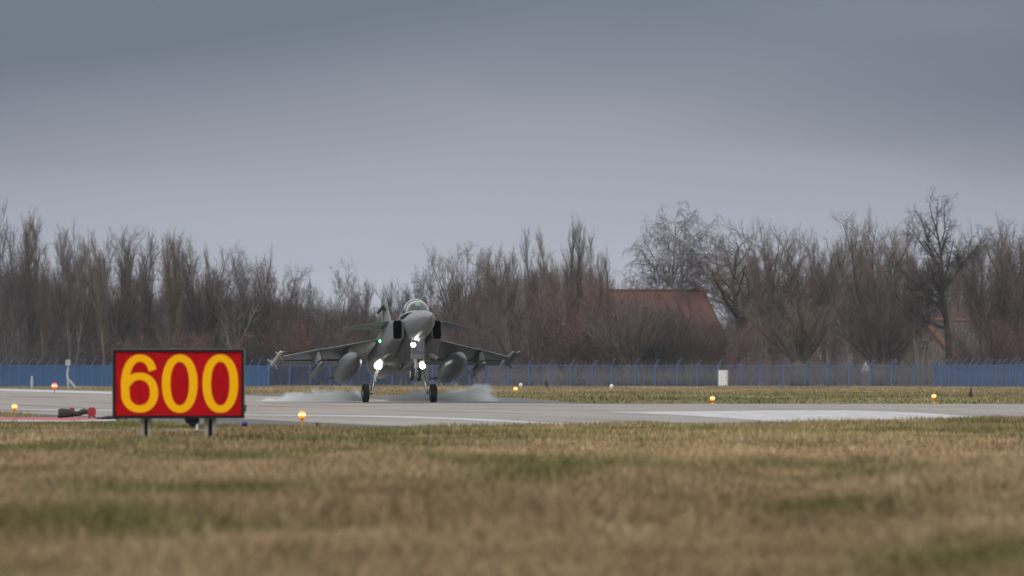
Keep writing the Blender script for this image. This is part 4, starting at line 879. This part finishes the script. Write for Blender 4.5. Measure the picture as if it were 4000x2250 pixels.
# ------------------------------------------------------------------ tyre smoke
def smoke(label, px0, px1, ztop, Y0, Y1, dens, seed, taper):
    x0_, x1_ = PX(px0, YA), PX(px1, YA); b = MB(); cx_, cy_ = (x0_+x1_)/2, (Y0+Y1)/2
    sx_, sy_ = (x1_-x0_)/2, (Y1-Y0)/2
    b.loft([[(sx_*kk*math.copysign(abs(math.cos(a))**.7, math.cos(a)), sy_*kk*math.copysign(abs(math.sin(a))**.7, math.sin(a)), z) for a in [2*math.pi*j/24 for j in range(24)]] for z, kk in ((.03,.97),(.06,1.0),(ztop*.6,.98),(ztop*.9,.85),(ztop,.6))])
    m = bpy.data.materials.new('tyre_smoke'); m.use_nodes = True; t = m.node_tree; t.nodes.clear()
    o_ = t.nodes.new('ShaderNodeOutputMaterial'); pv = t.nodes.new('ShaderNodeVolumePrincipled'); pv.inputs['Color'].default_value = (.945,.98,1,1); pv.inputs['Anisotropy'].default_value = .1
    tcn = t.nodes.new('ShaderNodeTexCoord'); sp = t.nodes.new('ShaderNodeSeparateXYZ'); t.links.new(tcn.outputs['Object'], sp.inputs[0])
    def mm(op, a, c=0.0, clamp=False):
        x = t.nodes.new('ShaderNodeMath'); x.operation = op; x.use_clamp = clamp
        for i, val in enumerate((a, c)):
            if isinstance(val, (int, float)): x.inputs[i].default_value = val
            else: t.links.new(val, x.inputs[i])
        return x.outputs[0]
    nz_ = t.nodes.new('ShaderNodeTexNoise'); nz_.inputs['Scale'].default_value = 1.9; nz_.inputs['Detail'].default_value = 6; nz_.inputs['Distortion'].default_value = .6
    mp = t.nodes.new('ShaderNodeMapping'); mp.inputs['Location'].default_value = (seed*3.7, seed*1.3, 0); mp.inputs['Scale'].default_value = (.75,.6,1.5); t.links.new(tcn.outputs['Object'], mp.inputs[0]); t.links.new(mp.outputs[0], nz_.inputs['Vector'])
    u = mm('ADD', mm('DIVIDE', sp.outputs[0], 2*sx_), .5)                 # 0 .. 1 along the trail
    if taper == 'left': hx = mm('MULTIPLY', mm('ADD', mm('MULTIPLY', u, .75), .25), mm('MULTIPLY', mm('SUBTRACT', 1, u), 8, True))
    else: hx = mm('MULTIPLY', mm('ADD', mm('MULTIPLY', u, .65), .35), mm('MULTIPLY', mm('SUBTRACT', 1, u), 5, True))
    hx = mm('MULTIPLY', hx, mm('MULTIPLY', u, 7, True))
    zz = mm('DIVIDE', sp.outputs[2], ztop)
    edge = mm('SUBTRACT', mm('ADD', mm('MULTIPLY', nz_.outputs[0], 2.6), mm('MULTIPLY', hx, .75)), mm('ADD', mm('MULTIPLY', zz, 1.25), 1.05))
    yy = mm('DIVIDE', sp.outputs[1], sy_); fy = mm('SUBTRACT', 1, mm('MULTIPLY', yy, yy), True)
    dn = mm('MULTIPLY', mm('MULTIPLY', mm('POWER', mm('MULTIPLY', edge, 1.0, True), 2.0), fy), dens)
    t.links.new(mm('MAXIMUM', dn, 0.0), pv.inputs['Density']); t.links.new(pv.outputs[0], o_.inputs['Volume'])
    o = b.build('tyre_smoke', m, None, loc=(cx_, cy_, .012)); tag(o, label, 'smoke', kind='stuff')
smoke('thin trail of blue white tyre smoke left of the jet wheels', 985, 1432, .62, YA-.3, YA+5, 8, 1, 'left')
smoke('blue white tyre smoke between the two main wheels', 1500, 1690, .55, YA-.2, YA+4.5, 7, 2, 'left')
smoke('puff of blue tyre smoke curling up right of the right wheel', 1690, 1950, .82, YA-.2, YA+4.5, 12, 3, 'right')

# ------------------------------------------------------------------ thin winter haze
b = MB(); b.box((0, 370, 15.5), (420, 800, 33)); hz_ = b.build('haze', bpy.data.materials.new('haze_air'), smooth=False); hz_['kind'] = 'stuff'; hz_['label'] = 'thin bluish winter haze over the airfield'
hm = hz_.data.materials[0]; hm.use_nodes = True; ht = hm.node_tree; ht.nodes.clear(); ho_ = ht.nodes.new('ShaderNodeOutputMaterial'); hv = ht.nodes.new('ShaderNodeVolumePrincipled')
hv.inputs['Color'].default_value = (.80,.88,1,1); hv.inputs['Density'].default_value = .00007; ht.links.new(hv.outputs[0], ho_.inputs['Volume'])
